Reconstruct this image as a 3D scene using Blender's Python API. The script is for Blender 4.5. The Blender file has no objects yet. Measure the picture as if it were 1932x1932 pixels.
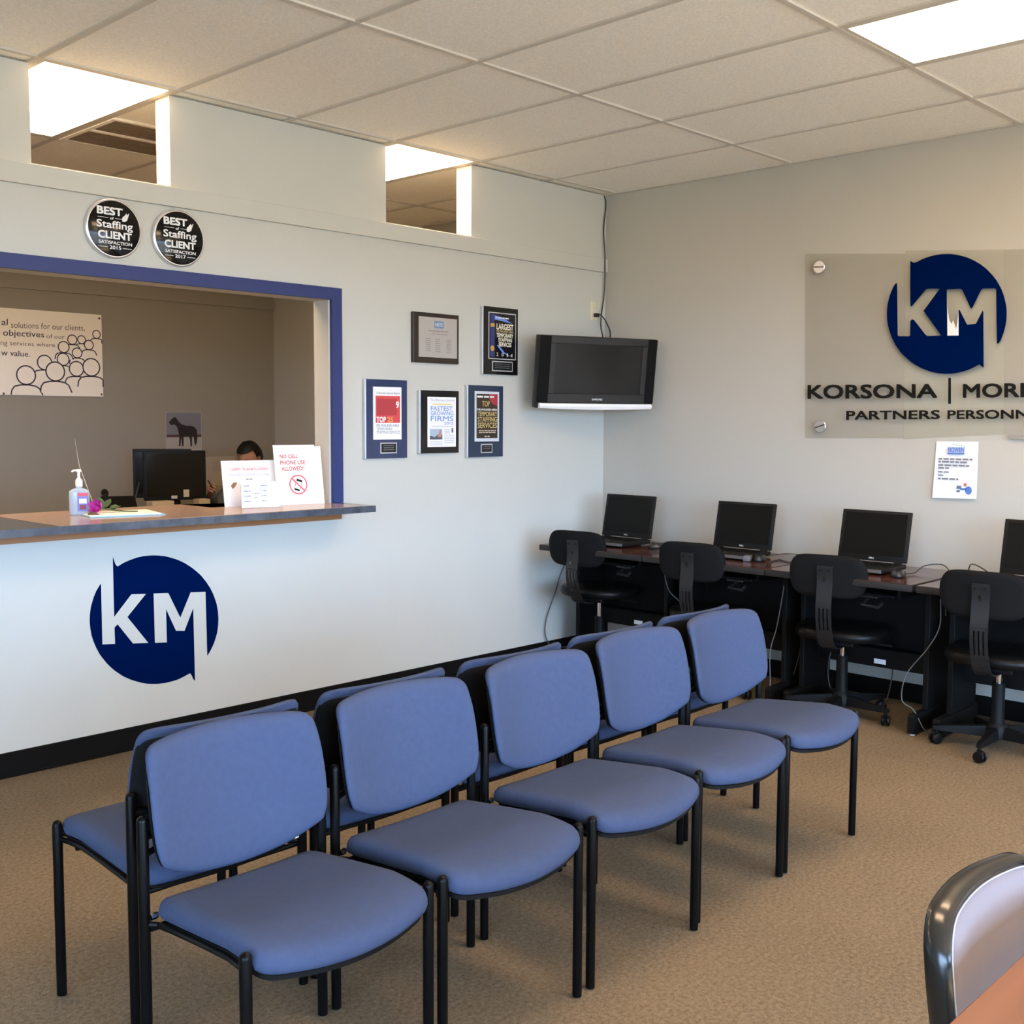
import bpy, bmesh, math, random
from mathutils import Vector, Matrix
from mathutils.geometry import tessellate_polygon

random.seed(7)
S = bpy.context.scene
C = S.collection
R = math.radians

# ------------------------------------------------------------------ camera
F_PX = 2116.75
YAW, PITCH, ROLL = 0.76716, 0.08272, 0.00484
fw = Vector((math.cos(YAW) * math.cos(PITCH), math.sin(YAW) * math.cos(PITCH), -math.sin(PITCH)))
rt = Vector((math.sin(YAW), -math.cos(YAW), 0))
up = rt.cross(fw)
r2 = rt * math.cos(ROLL) + up * math.sin(ROLL)
u2 = -rt * math.sin(ROLL) + up * math.cos(ROLL)
cam_d = bpy.data.cameras.new('camera')
cam = bpy.data.objects.new('camera', cam_d)
C.objects.link(cam)
M = Matrix((r2, u2, -fw)).transposed().to_4x4()
M.translation = (-5.6071, -4.5879, 1.4676)
cam.matrix_world = M
cam_d.sensor_width = 36
cam_d.lens = 36 * F_PX / 1932
cam_d.shift_x = 0.00054
cam_d.clip_start = 0.05
S.camera = cam

# ------------------------------------------------------------------ light and exposure
SKY = 20.0           # daylight outside the front window
SUN = 170.0
TUBE = 18.0          # fluorescent panels
S.view_settings.view_transform = 'Standard'
S.view_settings.look = 'None'
S.view_settings.gamma = 1.0
S.view_settings.use_curve_mapping = False
S.view_settings.exposure = 0.2
try:
    S.cycles.max_bounces = 10
    S.cycles.diffuse_bounces = 6
    S.cycles.sample_clamp_indirect = 6.0
except Exception:
    pass

W = bpy.data.worlds.new('world')
S.world = W
W.use_nodes = True
nt = W.node_tree
bg = nt.nodes['Background']
tc = nt.nodes.new('ShaderNodeTexCoord')
sx = nt.nodes.new('ShaderNodeSeparateXYZ')
nt.links.new(tc.outputs['Generated'], sx.inputs[0])


def ramp(src, lo, hi, c0, c1):
    mr_ = nt.nodes.new('ShaderNodeMapRange')
    mr_.inputs['From Min'].default_value = lo
    mr_.inputs['From Max'].default_value = hi
    nt.links.new(src, mr_.inputs['Value'])
    mx_ = nt.nodes.new('ShaderNodeMix')
    mx_.data_type = 'RGBA'
    nt.links.new(mr_.outputs[0], mx_.inputs[0])
    for k, c in ((6, c0), (7, c1)):
        if isinstance(c, tuple):
            mx_.inputs[k].default_value = (*c, 1)
        else:
            nt.links.new(c, mx_.inputs[k])
    return mx_.outputs[2]


sky_c = ramp(sx.outputs['Z'], 0.0, 0.8, (0.55, 0.78, 1.18), (0.36, 0.62, 1.05))
ground_c = ramp(sx.outputs['Y'], -0.75, -0.35, (0.26, 0.28, 0.305), (0.05, 0.055, 0.06))   # unseen ground, its glow set by direction to balance each window's light
both = ramp(sx.outputs['Z'], -0.02, 0.02, ground_c, sky_c)
nt.links.new(both, bg.inputs[0])
bg.inputs[1].default_value = SKY


sun_d = bpy.data.lights.new('bounce_sun', 'SUN')
sun_d.energy = SUN
sun_d.angle = R(0.6)
sun_d.color = (1.0, 0.93, 0.80)
sun_o = bpy.data.objects.new('bounce_sun', sun_d)
sun_o.rotation_euler = (R(35), 0, R(8))        # unseen sunlight added through the street window so floor bounce brightens the ceiling
C.objects.link(sun_o)


def portal(name, loc, rot, sx_, sy_):
    d = bpy.data.lights.new(name, 'AREA')
    d.shape = 'RECTANGLE'
    d.size, d.size_y = sx_, sy_
    d.cycles.is_portal = True
    o = bpy.data.objects.new(name, d)
    o.location, o.rotation_euler = loc, rot
    C.objects.link(o)


WX0, WX1, WZ0, WZ1, WY = -7.6, -0.9, 0.45, 2.45, -7.6      # wide street window behind the viewer
VY0, VY1, VX = -7.2, -3.4, -9.2                              # side window in the end wall
portal('window_daylight', ((WX0 + WX1) / 2, WY - 0.02, (WZ0 + WZ1) / 2), (R(90), 0, R(180)), WX1 - WX0, WZ1 - WZ0)
portal('side_daylight', (VX - 0.02, (VY0 + VY1) / 2, (WZ0 + WZ1) / 2), (R(90), 0, R(90)), VY1 - VY0, WZ1 - WZ0)


# ------------------------------------------------------------------ materials
def lin(c):
    c = c / 255.0
    return c / 12.92 if c <= 0.04045 else ((c + 0.055) / 1.055) ** 2.4


def rgb(r, g, b):
    return (lin(r), lin(g), lin(b), 1.0)


def mat(name, col, rough=0.6, metal=0.0, spec=0.5, noise=None, bump=None, coat=0.0):
    """noise = (scale, amount): gentle mottling; bump = (scale, strength)."""
    m = bpy.data.materials.new(name)
    m.use_nodes = True
    n = m.node_tree
    b = n.nodes['Principled BSDF']
    b.inputs['Base Color'].default_value = col if len(col) == 4 else (*col, 1)
    b.inputs['Roughness'].default_value = rough
    b.inputs['Metallic'].default_value = metal
    b.inputs['Specular IOR Level'].default_value = spec
    if coat:
        b.inputs['Coat Weight'].default_value = coat
        b.inputs['Coat Roughness'].default_value = 0.08
    t = None
    if noise or bump:
        t = n.nodes.new('ShaderNodeTexCoord')
    if noise:
        x = n.nodes.new('ShaderNodeTexNoise')
        x.inputs['Scale'].default_value = noise[0]
        x.inputs['Detail'].default_value = 4
        n.links.new(t.outputs['Object'], x.inputs['Vector'])
        k = n.nodes.new('ShaderNodeValToRGB')
        a = noise[1]
        c0 = [max(0, v * (1 - a)) for v in col[:3]]
        c1 = [min(1, v * (1 + a)) for v in col[:3]]
        k.color_ramp.elements[0].color = (*c0, 1)
        k.color_ramp.elements[0].position = 0.3
        k.color_ramp.elements[1].color = (*c1, 1)
        k.color_ramp.elements[1].position = 0.7
        n.links.new(x.outputs['Fac'], k.inputs[0])
        n.links.new(k.outputs[0], b.inputs['Base Color'])
    if bump:
        x = n.nodes.new('ShaderNodeTexNoise')
        x.inputs['Scale'].default_value = bump[0]
        x.inputs['Detail'].default_value = 3
        n.links.new(t.outputs['Object'], x.inputs['Vector'])
        p = n.nodes.new('ShaderNodeBump')
        p.inputs['Strength'].default_value = bump[1]
        p.inputs['Distance'].default_value = 0.004
        n.links.new(x.outputs['Fac'], p.inputs['Height'])
        n.links.new(p.outputs[0], b.inputs['Normal'])
    return m


def emission(name, col, s):
    m = bpy.data.materials.new(name)
    m.use_nodes = True
    n = m.node_tree
    n.nodes.remove(n.nodes['Principled BSDF'])
    e = n.nodes.new('ShaderNodeEmission')
    e.inputs[0].default_value = (*col, 1)
    e.inputs[1].default_value = s
    n.links.new(e.outputs[0], n.nodes['Material Output'].inputs[0])
    return m


def clear_mat(name, tint, gloss=0.06, rough=0.02):
    m = bpy.data.materials.new(name)
    m.use_nodes = True
    n = m.node_tree
    n.nodes.remove(n.nodes['Principled BSDF'])
    t = n.nodes.new('ShaderNodeBsdfTransparent')
    t.inputs[0].default_value = (*tint, 1)
    g = n.nodes.new('ShaderNodeBsdfGlossy')
    g.inputs['Roughness'].default_value = rough
    x = n.nodes.new('ShaderNodeMixShader')
    x.inputs[0].default_value = gloss
    n.links.new(t.outputs[0], x.inputs[1])
    n.links.new(g.outputs[0], x.inputs[2])
    n.links.new(x.outputs[0], n.nodes['Material Output'].inputs[0])
    return m


def carpet_mat():
    m = bpy.data.materials.new('carpet')
    m.use_nodes = True
    n = m.node_tree
    b = n.nodes['Principled BSDF']
    b.inputs['Roughness'].default_value = 0.95
    b.inputs['Specular IOR Level'].default_value = 0.1
    t = n.nodes.new('ShaderNodeTexCoord')
    fine = n.nodes.new('ShaderNodeTexNoise'); fine.inputs['Scale'].default_value = 240; fine.inputs['Detail'].default_value = 3
    mid = n.nodes.new('ShaderNodeTexNoise'); mid.inputs['Scale'].default_value = 80; mid.inputs['Detail'].default_value = 3
    big = n.nodes.new('ShaderNodeTexNoise'); big.inputs['Scale'].default_value = 1.6; big.inputs['Detail'].default_value = 4
    for x in (fine, mid, big):
        n.links.new(t.outputs['Object'], x.inputs['Vector'])
    k = n.nodes.new('ShaderNodeValToRGB')
    k.color_ramp.elements[0].position = 0.3
    k.color_ramp.elements[0].color = (0.108, 0.078, 0.043, 1)
    k.color_ramp.elements[1].position = 0.72
    k.color_ramp.elements[1].color = (0.31, 0.235, 0.155, 1)
    mx = n.nodes.new('ShaderNodeMix'); mx.data_type = 'FLOAT'; mx.inputs[0].default_value = 0.5
    n.links.new(fine.outputs['Fac'], mx.inputs[2]); n.links.new(mid.outputs['Fac'], mx.inputs[3])
    n.links.new(mx.outputs[0], k.inputs[0])
    k2 = n.nodes.new('ShaderNodeValToRGB')
    k2.color_ramp.elements[0].position = 0.3; k2.color_ramp.elements[0].color = (0.84, 0.84, 0.84, 1)
    k2.color_ramp.elements[1].position = 0.7; k2.color_ramp.elements[1].color = (1.0, 1.0, 1.0, 1)
    n.links.new(big.outputs['Fac'], k2.inputs[0])
    mu = n.nodes.new('ShaderNodeMix'); mu.data_type = 'RGBA'; mu.blend_type = 'MULTIPLY'; mu.inputs[0].default_value = 1
    n.links.new(k.outputs[0], mu.inputs[6]); n.links.new(k2.outputs[0], mu.inputs[7])
    n.links.new(mu.outputs[2], b.inputs['Base Color'])
    p = n.nodes.new('ShaderNodeBump'); p.inputs['Strength'].default_value = 0.6; p.inputs['Distance'].default_value = 0.006
    n.links.new(mx.outputs[0], p.inputs['Height']); n.links.new(p.outputs[0], b.inputs['Normal'])
    return m


def wood_mat(name, c0, c1, scale=9, rough=0.3, axis=0):
    m = bpy.data.materials.new(name)
    m.use_nodes = True
    n = m.node_tree
    b = n.nodes['Principled BSDF']
    b.inputs['Roughness'].default_value = rough
    t = n.nodes.new('ShaderNodeTexCoord')
    mp = n.nodes.new('ShaderNodeMapping')
    sc = [scale, scale, scale]; sc[axis] = scale * 0.07
    mp.inputs['Scale'].default_value = sc
    x = n.nodes.new('ShaderNodeTexNoise'); x.inputs['Scale'].default_value = 3; x.inputs['Detail'].default_value = 6
    k = n.nodes.new('ShaderNodeValToRGB')
    k.color_ramp.elements[0].position = 0.35; k.color_ramp.elements[0].color = (*c0, 1)
    k.color_ramp.elements[1].position = 0.68; k.color_ramp.elements[1].color = (*c1, 1)
    n.links.new(t.outputs['Object'], mp.inputs[0]); n.links.new(mp.outputs[0], x.inputs['Vector'])
    n.links.new(x.outputs['Fac'], k.inputs[0]); n.links.new(k.outputs[0], b.inputs['Base Color'])
    return m


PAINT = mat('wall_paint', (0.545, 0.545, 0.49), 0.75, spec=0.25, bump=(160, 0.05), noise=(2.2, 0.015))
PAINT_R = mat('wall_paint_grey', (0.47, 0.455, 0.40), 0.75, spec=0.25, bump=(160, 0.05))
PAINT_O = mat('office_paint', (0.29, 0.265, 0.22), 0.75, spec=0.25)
TILE = mat('ceiling_tile', (0.93, 0.89, 0.80), 0.9, spec=0.1, noise=(95, 0.07), bump=(120, 0.35))
TEE = mat('ceiling_tee', (0.58, 0.54, 0.47), 0.5)
CARPET = carpet_mat()
BLACKBASE = mat('vinyl_base', (0.004, 0.0038, 0.0036), 0.6, spec=0.12)
BLUEPAINT = mat('blue_casing', (0.028, 0.042, 0.145), 0.5, spec=0.3)
TUBELIGHT = emission('light_diffuser', (1.0, 0.70, 0.43), TUBE)
FABRIC = mat('blue_fabric', (0.042, 0.060, 0.116), 0.85, spec=0.2, noise=(60, 0.05), bump=(900, 0.25))
BLKMETAL = mat('black_tube', (0.0025, 0.0025, 0.0025), 0.3, spec=0.12)
BLKPLASTIC = mat('black_plastic', (0.005, 0.005, 0.005), 0.5, spec=0.14)
BLKMATTE = mat('black_matte', (0.006, 0.006, 0.006), 0.8, spec=0.12)
BLKVINYL = mat('black_vinyl', (0.004, 0.004, 0.004), 0.38, spec=0.2)
BLKFABRIC = mat('charcoal_fabric', (0.008, 0.008, 0.008), 0.95, spec=0.08, bump=(700, 0.2))
CHROME = mat('chrome', (0.8, 0.8, 0.82), 0.15, 1.0)
SILVER = mat('silver_plastic', (0.62, 0.63, 0.65), 0.35, 0.5)
BRUSHED = mat('brushed_silver', (0.75, 0.76, 0.78), 0.3, 0.85)
WHITE = mat('white_paper', (0.86, 0.86, 0.87), 0.7, spec=0.2)
CREAM = mat('cream_plastic', (0.72, 0.66, 0.42), 0.4)
NAVY = mat('navy_vinyl', (0.0002, 0.0065, 0.050), 1.0, spec=0.0)
INK = mat('black_ink', (0.004, 0.004, 0.003), 0.6, spec=0.2)
GREYINK = mat('grey_ink', (0.20, 0.20, 0.22), 0.7, spec=0.1)
PALEINK = mat('pale_ink', (0.40, 0.40, 0.42), 0.7, spec=0.1)
BLUEINK = mat('blue_ink', (0.10, 0.20, 0.50), 0.6, spec=0.2)
REDINK = mat('red_ink', (0.62, 0.08, 0.09), 0.6, spec=0.2)
PINKINK = mat('faded_red_ink', (0.58, 0.13, 0.12), 0.6, spec=0.2)
WHITEINK = mat('white_ink', (0.82, 0.82, 0.80), 0.6, spec=0.2)
GOLDINK = mat('gold_ink', (0.50, 0.38, 0.16), 0.5, spec=0.3)
MAHOG = wood_mat('mahogany_laminate', (0.045, 0.014, 0.010), (0.085, 0.028, 0.020), 8, 0.16, 1)
DESKBLK = mat('desk_black', (0.0055, 0.005, 0.0045), 0.55, spec=0.12)
DESKEDGE = mat('desk_edge', (0.018, 0.016, 0.015), 0.45, spec=0.3)
SCREEN = mat('dead_screen', (0.004, 0.004, 0.004), 0.12, spec=0.5)
LAPSCREEN = mat('laptop_screen', (0.004, 0.004, 0.0035), 0.4, spec=0.15)


# ------------------------------------------------------------------ mesh helpers
def add_box(bm, x0, x1, y0, y1, z0, z1, bev=0.0, seg=2):
    vs = [bm.verts.new((x, y, z)) for z in (z0, z1) for y in (y0, y1) for x in (x0, x1)]
    fs = [(0, 2, 3, 1), (4, 5, 7, 6), (0, 1, 5, 4), (2, 6, 7, 3), (0, 4, 6, 2), (1, 3, 7, 5)]
    faces = [bm.faces.new([vs[i] for i in f]) for f in fs]
    if bev > 0:
        eds = list({e for f in faces for e in f.edges})
        bmesh.ops.bevel(bm, geom=eds, offset=bev, segments=seg, affect='EDGES', profile=0.5)
    return vs


def add_tube(bm, pts, r, n=10, cap=True, dome=False):
    pts = [Vector(p) for p in pts]
    if dome:
        d = (pts[-1] - pts[-2]).normalized()
        end = pts[-1]
        pts = pts + [end + d * r * 0.5, end + d * r * 0.85, end + d * r * 0.98]
        rad = [r] * (len(pts) - 3) + [r * 0.86, r * 0.5, r * 0.12]
    else:
        rad = r if isinstance(r, (list, tuple)) else [r] * len(pts)
    rings = []
    nrm = None
    for i, p in enumerate(pts):
        t = (pts[min(i + 1, len(pts) - 1)] - pts[max(i - 1, 0)]).normalized()
        if nrm is None:
            a = Vector((0, 0, 1)) if abs(t.z) < 0.9 else Vector((1, 0, 0))
            nrm = t.cross(a).normalized()
        else:
            nrm = (nrm - t * nrm.dot(t)).normalized()
        b = t.cross(nrm)
        rings.append([bm.verts.new(p + (nrm * math.cos(2 * math.pi * k / n) + b * math.sin(2 * math.pi * k / n)) * rad[i]) for k in range(n)])
    for a, b in zip(rings, rings[1:]):
        for k in range(n):
            bm.faces.new((a[k], a[(k + 1) % n], b[(k + 1) % n], b[k]))
    if cap:
        bm.faces.new(list(reversed(rings[0])))
        bm.faces.new(rings[-1])


def add_lathe(bm, prof, n=24, M_=None):
    """prof: (r, z) from bottom to top, about local Z."""
    rings = []
    for r, z in prof:
        ring = []
        for k in range(n):
            v = Vector((r * math.cos(2 * math.pi * k / n), r * math.sin(2 * math.pi * k / n), z))
            ring.append(bm.verts.new(M_ @ v if M_ else v))
        rings.append(ring)
    for a, b in zip(rings, rings[1:]):
        for k in range(n):
            bm.faces.new((a[k], a[(k + 1) % n], b[(k + 1) % n], b[k]))
    bm.faces.new(list(reversed(rings[0])))
    bm.faces.new(rings[-1])


def smooth_path(pts, per=6):
    """Catmull-Rom through points."""
    P = [Vector(p) for p in pts]
    out = []
    for i in range(len(P) - 1):
        p0, p1, p2, p3 = P[max(i - 1, 0)], P[i], P[i + 1], P[min(i + 2, len(P) - 1)]
        for k in range(per):
            t = k / per
            out.append(0.5 * ((2 * p1) + (p2 - p0) * t + (2 * p0 - 5 * p1 + 4 * p2 - p3) * t * t + (3 * p1 - p0 - 3 * p2 + p3) * t ** 3))
    out.append(P[-1])
    return out


def closed_spline(pts, per=5):
    P = [Vector((*p, 0)) for p in pts]
    n = len(P)
    out = []
    for i in range(n):
        p0, p1, p2, p3 = P[i - 1], P[i], P[(i + 1) % n], P[(i + 2) % n]
        for k in range(per):
            t = k / per
            v = 0.5 * ((2 * p1) + (p2 - p0) * t + (2 * p0 - 5 * p1 + 4 * p2 - p3) * t * t + (3 * p1 - p0 - 3 * p2 + p3) * t ** 3)
            out.append((v.x, v.y))
    return out


def rounded_rect(x0, x1, y0, y1, r, n=6):
    out = []
    for cx, cy, a0 in ((x1 - r, y1 - r, 0), (x0 + r, y1 - r, 90), (x0 + r, y0 + r, 180), (x1 - r, y0 + r, 270)):
        for k in range(n + 1):
            a = R(a0 + 90 * k / n)
            out.append((cx + r * math.cos(a), cy + r * math.sin(a)))
    return out


def add_cushion(bm, outline, profile, deform, fill=(0.8, 0.55, 0.28)):
    """outline: counter-clockwise 2-D points; profile: (inset, height) from the lower face to the upper."""
    n = len(outline)
    nr = []
    for i in range(n):
        a, b = outline[i - 1], outline[(i + 1) % n]
        t = Vector((b[0] - a[0], b[1] - a[1])).normalized()
        nr.append(Vector((-t.y, t.x)))
    cx = (max(p[0] for p in outline) + min(p[0] for p in outline)) / 2
    cy = (max(p[1] for p in outline) + min(p[1] for p in outline)) / 2
    mr = sum(math.hypot(p[0] - cx, p[1] - cy) for p in outline) / n

    def inset(ins):
        a, b = min(ins, 0.008), max(0.0, ins - 0.008)
        k = 1 - b / mr
        return [(cx + (outline[i][0] + nr[i].x * a - cx) * k, cy + (outline[i][1] + nr[i].y * a - cy) * k) for i in range(n)]
    rings2 = [(inset(ins), h) for ins, h in profile]

    def caps(ring, h):
        return [([(cx + (x - cx) * s, cy + (y - cy) * s) for x, y in ring], h) for s in fill]
    allr = list(reversed(caps(*rings2[0]))) + rings2 + caps(*rings2[-1])
    vr = [[bm.verts.new(deform(x, y, h)) for x, y in ring] for ring, h in allr]
    for a, b in zip(vr, vr[1:]):
        for k in range(n):
            bm.faces.new((a[k], a[(k + 1) % n], b[(k + 1) % n], b[k]))
    c0 = bm.verts.new(deform(cx, cy, profile[0][1]))
    c1 = bm.verts.new(deform(cx, cy, profile[-1][1]))
    for k in range(n):
        bm.faces.new((vr[0][(k + 1) % n], vr[0][k], c0))
        bm.faces.new((vr[-1][k], vr[-1][(k + 1) % n], c1))


def obj(name, bm, m, parent=None, smooth=35, fix=True):
    me = bpy.data.meshes.new(name)
    if fix:
        bmesh.ops.recalc_face_normals(bm, faces=bm.faces[:])
    bm.to_mesh(me)
    bm.free()
    for x in (m if isinstance(m, (list, tuple)) else [m]):
        me.materials.append(x)
    if smooth:
        for p in me.polygons:
            p.use_smooth = True
        try:
            me.set_sharp_from_angle(angle=R(smooth))
        except Exception:
            pass
    o = bpy.data.objects.new(name, me)
    C.objects.link(o)
    if parent:
        o.parent = parent
    return o


def tag(o, label, cat, group=None):
    o['label'] = label
    o['category'] = cat
    if group:
        o['group'] = group
    return o


def thing(name, label, cat, loc=(0, 0, 0), rotz=0, group=None, tilt=0):
    o = bpy.data.objects.new(name, None)
    o.empty_display_size = 0.1
    C.objects.link(o)
    o.location = loc
    o.rotation_euler = (tilt, 0, rotz)
    return tag(o, label, cat, group)


def struct(name, bm, m, label, cat, parent=None, smooth=0):
    o = obj(name, bm, m, parent, smooth)
    if parent is None:
        o['kind'] = 'structure'
        tag(o, label, cat)
    return o


def copy_tree(o, parent=None, kids=None):
    if kids is None:
        kids = {}
        for x in list(C.objects):
            if x.parent:
                kids.setdefault(x.parent.name, []).append(x)
    c = o.copy()
    C.objects.link(c)
    c.parent = parent
    for ch in kids.get(o.name, []):
        copy_tree(ch, c, kids)
    return c


def box_obj(name, x0, x1, y0, y1, z0, z1, m, parent=None, bev=0.0):
    bm = bmesh.new()
    add_box(bm, x0, x1, y0, y1, z0, z1, bev)
    return obj(name, bm, m, parent)


# flat print on a face that looks along local -Y: coordinates are (X right, Z up)
def flat(name, polys, m, parent, y=-0.001):
    bm = bmesh.new()
    for pts in polys:
        vs = [bm.verts.new((p[0], y, p[1])) for p in pts]
        if len(pts) <= 4:
            bm.faces.new(vs)
        else:
            for t in tessellate_polygon([[Vector((p[0], p[1], 0)) for p in pts]]):
                try:
                    bm.faces.new([vs[i] for i in t])
                except ValueError:
                    pass
    for f in bm.faces:
        f.normal_update()
        if f.normal.y > 0:
            f.normal_flip()
    return obj(name, bm, m, parent, 0, fix=False)


def rect(x0, x1, z0, z1):
    return [(x0, z0), (x1, z0), (x1, z1), (x0, z1)]


_glyphs = {}


def glyphs(s, bold):
    """outline of a string scaled to the unit box; weight is built by overlaying shifted copies."""
    if s not in _glyphs:
        c = bpy.data.curves.new('t', 'FONT')
        c.body = s
        c.resolution_u = 3
        o = bpy.data.objects.new('t', c)
        C.objects.link(o)
        bpy.context.view_layer.update()
        me = bpy.data.meshes.new_from_object(o.evaluated_get(bpy.context.evaluated_depsgraph_get()))
        _glyphs[s] = ([(v.co.x, v.co.y) for v in me.vertices], [tuple(p.vertices) for p in me.polygons])
        bpy.data.objects.remove(o)
        bpy.data.curves.remove(c)
        bpy.data.meshes.remove(me)
    v0, f0 = _glyphs[s]
    vs, fs, ly = [], [], []
    for dx, dy in (((0, 0),) if bold <= 0 else ((-bold, -bold), (bold, -bold), (bold, bold), (-bold, bold), (0, 0))):
        k = len(vs)
        ly += [len(ly) // len(v0)] * len(v0)
        vs += [(x + dx, y + dy) for x, y in v0]
        fs += [tuple(i + k for i in f) for f in f0]
    x0 = min(v[0] for v in vs); x1 = max(v[0] for v in vs)
    y0 = min(v[1] for v in vs); y1 = max(v[1] for v in vs)
    return [((x - x0) / (x1 - x0), (y - y0) / (y1 - y0), l) for (x, y), l in zip(vs, ly)], fs


def add_text(bm, s, quad, y, bold=0.0):
    """quad: TL, TR, BR, BL in (X, Z), or (x0, x1, z0, z1)."""
    if len(quad) == 4 and not isinstance(quad[0], (tuple, list)):
        x0, x1, z0, z1 = quad
        quad = [(x0, z1), (x1, z1), (x1, z0), (x0, z0)]
    tl, tr, br, bl = quad
    vs, fs = glyphs(s, bold)
    out = []
    for a, b, l in vs:
        x = (bl[0] * (1 - a) + br[0] * a) * (1 - b) + (tl[0] * (1 - a) + tr[0] * a) * b
        z = (bl[1] * (1 - a) + br[1] * a) * (1 - b) + (tl[1] * (1 - a) + tr[1] * a) * b
        out.append(bm.verts.new((x, y - 0.00012 * l, z)))
    for f in fs:
        try:
            bm.faces.new([out[i] for i in f])
        except ValueError:
            pass


def lettering(name, items, m, parent, y=-0.002, bold=0.0):
    for s, q in items:
        bm = bmesh.new()
        add_text(bm, s, q, y, bold)
        for f in bm.faces:
            f.normal_update()
            if f.normal.y > 0:
                f.normal_flip()
        o = obj(name, bm, m, parent, 0, fix=False)
    return o


def attach(o, parent):
    """hang an object built in room coordinates on its thing."""
    bpy.context.view_layer.update()
    o.parent = parent
    o.matrix_parent_inverse = parent.matrix_world.inverted()
    return o


def blurred_lines(rows, rnd):
    """word-shaped dashes standing for print too small to read; rows: (x0, x1, z, h)."""
    out = []
    for x0, x1, z, h in rows:
        x = x0
        while x < x1 - h:
            w = min(rnd.uniform(1.6, 5.0) * h, x1 - x)
            out.append(rect(x, x + w, z - h / 2, z + h / 2))
            x += w + 0.7 * h
    return out

# ------------------------------------------------------------------ the room
H = 2.873
OY = 3.68                      # rear wall of the office behind the counter
XL, YB = -9.2, -7.6
TX = [-0.5828 - 0.6096 * k for k in range(0, 15)]
TY = [-0.0907 + 1.2192 * k for k in range(-6, 4)]

bm = bmesh.new(); add_box(bm, XL, 0.0, YB, OY, -0.08, 0)
struct('floor', bm, CARPET, 'brown speckled carpet floor', 'floor')
bm = bmesh.new(); add_box(bm, XL, 0.0, YB, OY, H + 0.008, H + 0.07)
struct('ceiling', bm, TILE, 'white acoustic tile ceiling', 'ceiling')
bm = bmesh.new()
for x in TX:
    add_box(bm, x - 0.012, x + 0.012, YB, OY, H + 0.0005, H + 0.0085)
for y in TY:
    if YB < y < OY:
        add_box(bm, XL, 0, y - 0.012, y + 0.012, H, H + 0.0085)
add_box(bm, -0.022, 0, YB, OY, H - 0.001, H + 0.0085)
o = struct('ceiling_grid', bm, TEE, 'off-white metal grid between the ceiling tiles', 'ceiling grid')

CX0, CX1, CZ0, CZ1 = -6.02, -2.173, 1.008, 2.055
CL = [(-7.293, -6.680), (-5.464, -4.851), (-3.635, -3.022), (-1.797, -1.183)]
CLZ = 2.483
bm = bmesh.new()
T = 0.12
add_box(bm, XL, 0, 0, T, 0, CZ0)
add_box(bm, CX1, 0, 0, T, CZ0, CLZ)
add_box(bm, XL, CX0, 0, T, CZ0, CLZ)
add_box(bm, CX0, CX1, 0, T, CZ1, CLZ)
xs = [XL] + [v for a in CL for v in a] + [0]
for a, b in zip(xs[0::2], xs[1::2]):
    add_box(bm, a, b, 0, T, CLZ, H)
struct('wall_left', bm, PAINT, 'pale painted wall with the reception opening', 'wall')
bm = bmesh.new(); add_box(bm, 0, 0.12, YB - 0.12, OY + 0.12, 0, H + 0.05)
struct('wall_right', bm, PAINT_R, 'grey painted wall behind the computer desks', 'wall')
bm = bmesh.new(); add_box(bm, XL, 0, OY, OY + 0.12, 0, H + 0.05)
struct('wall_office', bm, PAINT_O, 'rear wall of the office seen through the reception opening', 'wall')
bm = bmesh.new()
add_box(bm, XL - 0.12, XL, YB - 0.12, OY + 0.12, 0, WZ0)
add_box(bm, XL - 0.12, XL, YB - 0.12, OY + 0.12, WZ1, H + 0.05)
add_box(bm, XL - 0.12, XL, YB - 0.12, VY0, WZ0, WZ1)
add_box(bm, XL - 0.12, XL, VY1, OY + 0.12, WZ0, WZ1)
struct('wall_end', bm, PAINT, 'painted end wall outside the picture with a side window', 'wall')
bm = bmesh.new()
add_box(bm, XL, 0, YB - 0.12, YB, 0, WZ0)
add_box(bm, XL, 0, YB - 0.12, YB, WZ1, H + 0.05)
add_box(bm, XL, WX0, YB - 0.12, YB, WZ0, WZ1)
add_box(bm, WX1, 0, YB - 0.12, YB, WZ0, WZ1)
struct('wall_front', bm, PAINT, 'street-side wall behind the viewer with a wide window', 'wall')
ALU = mat('window_aluminium', (0.25, 0.25, 0.25), 0.4, 0.6)
PANE = clear_mat('window_glass', (0.96, 0.98, 0.98), 0.04)


def window(name, label, loc, rz, width):
    win = bpy.data.objects.new(name, None)
    C.objects.link(win); win.location = loc; win.rotation_euler = (0, 0, rz)
    win['kind'] = 'structure'; tag(win, label, 'window')
    bm = bmesh.new()
    w2 = width / 2; hh = WZ1 - WZ0
    for a, b, c, d in ((-w2, w2, 0, 0.05), (-w2, w2, hh - 0.05, hh)):
        add_box(bm, a, b, -0.03, 0.03, c, d)
    for k in range(5):
        x = -w2 + k * (2 * w2 - 0.05) / 4
        add_box(bm, x, x + 0.05, -0.029, 0.029, 0.05, hh - 0.05)
    obj('window_frame', bm, ALU, win)
    bm = bmesh.new(); add_box(bm, -w2, w2, -0.003, 0.003, 0.02, hh - 0.02)
    obj('window_pane', bm, PANE, win, 0)


window('window_1', 'wide street window behind the viewer', ((WX0 + WX1) / 2, YB - 0.06, WZ0), 0, WX1 - WX0)
window('window_2', 'side window in the end wall behind the viewer', (XL - 0.06, (VY0 + VY1) / 2, WZ0), R(90), VY1 - VY0)

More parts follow.
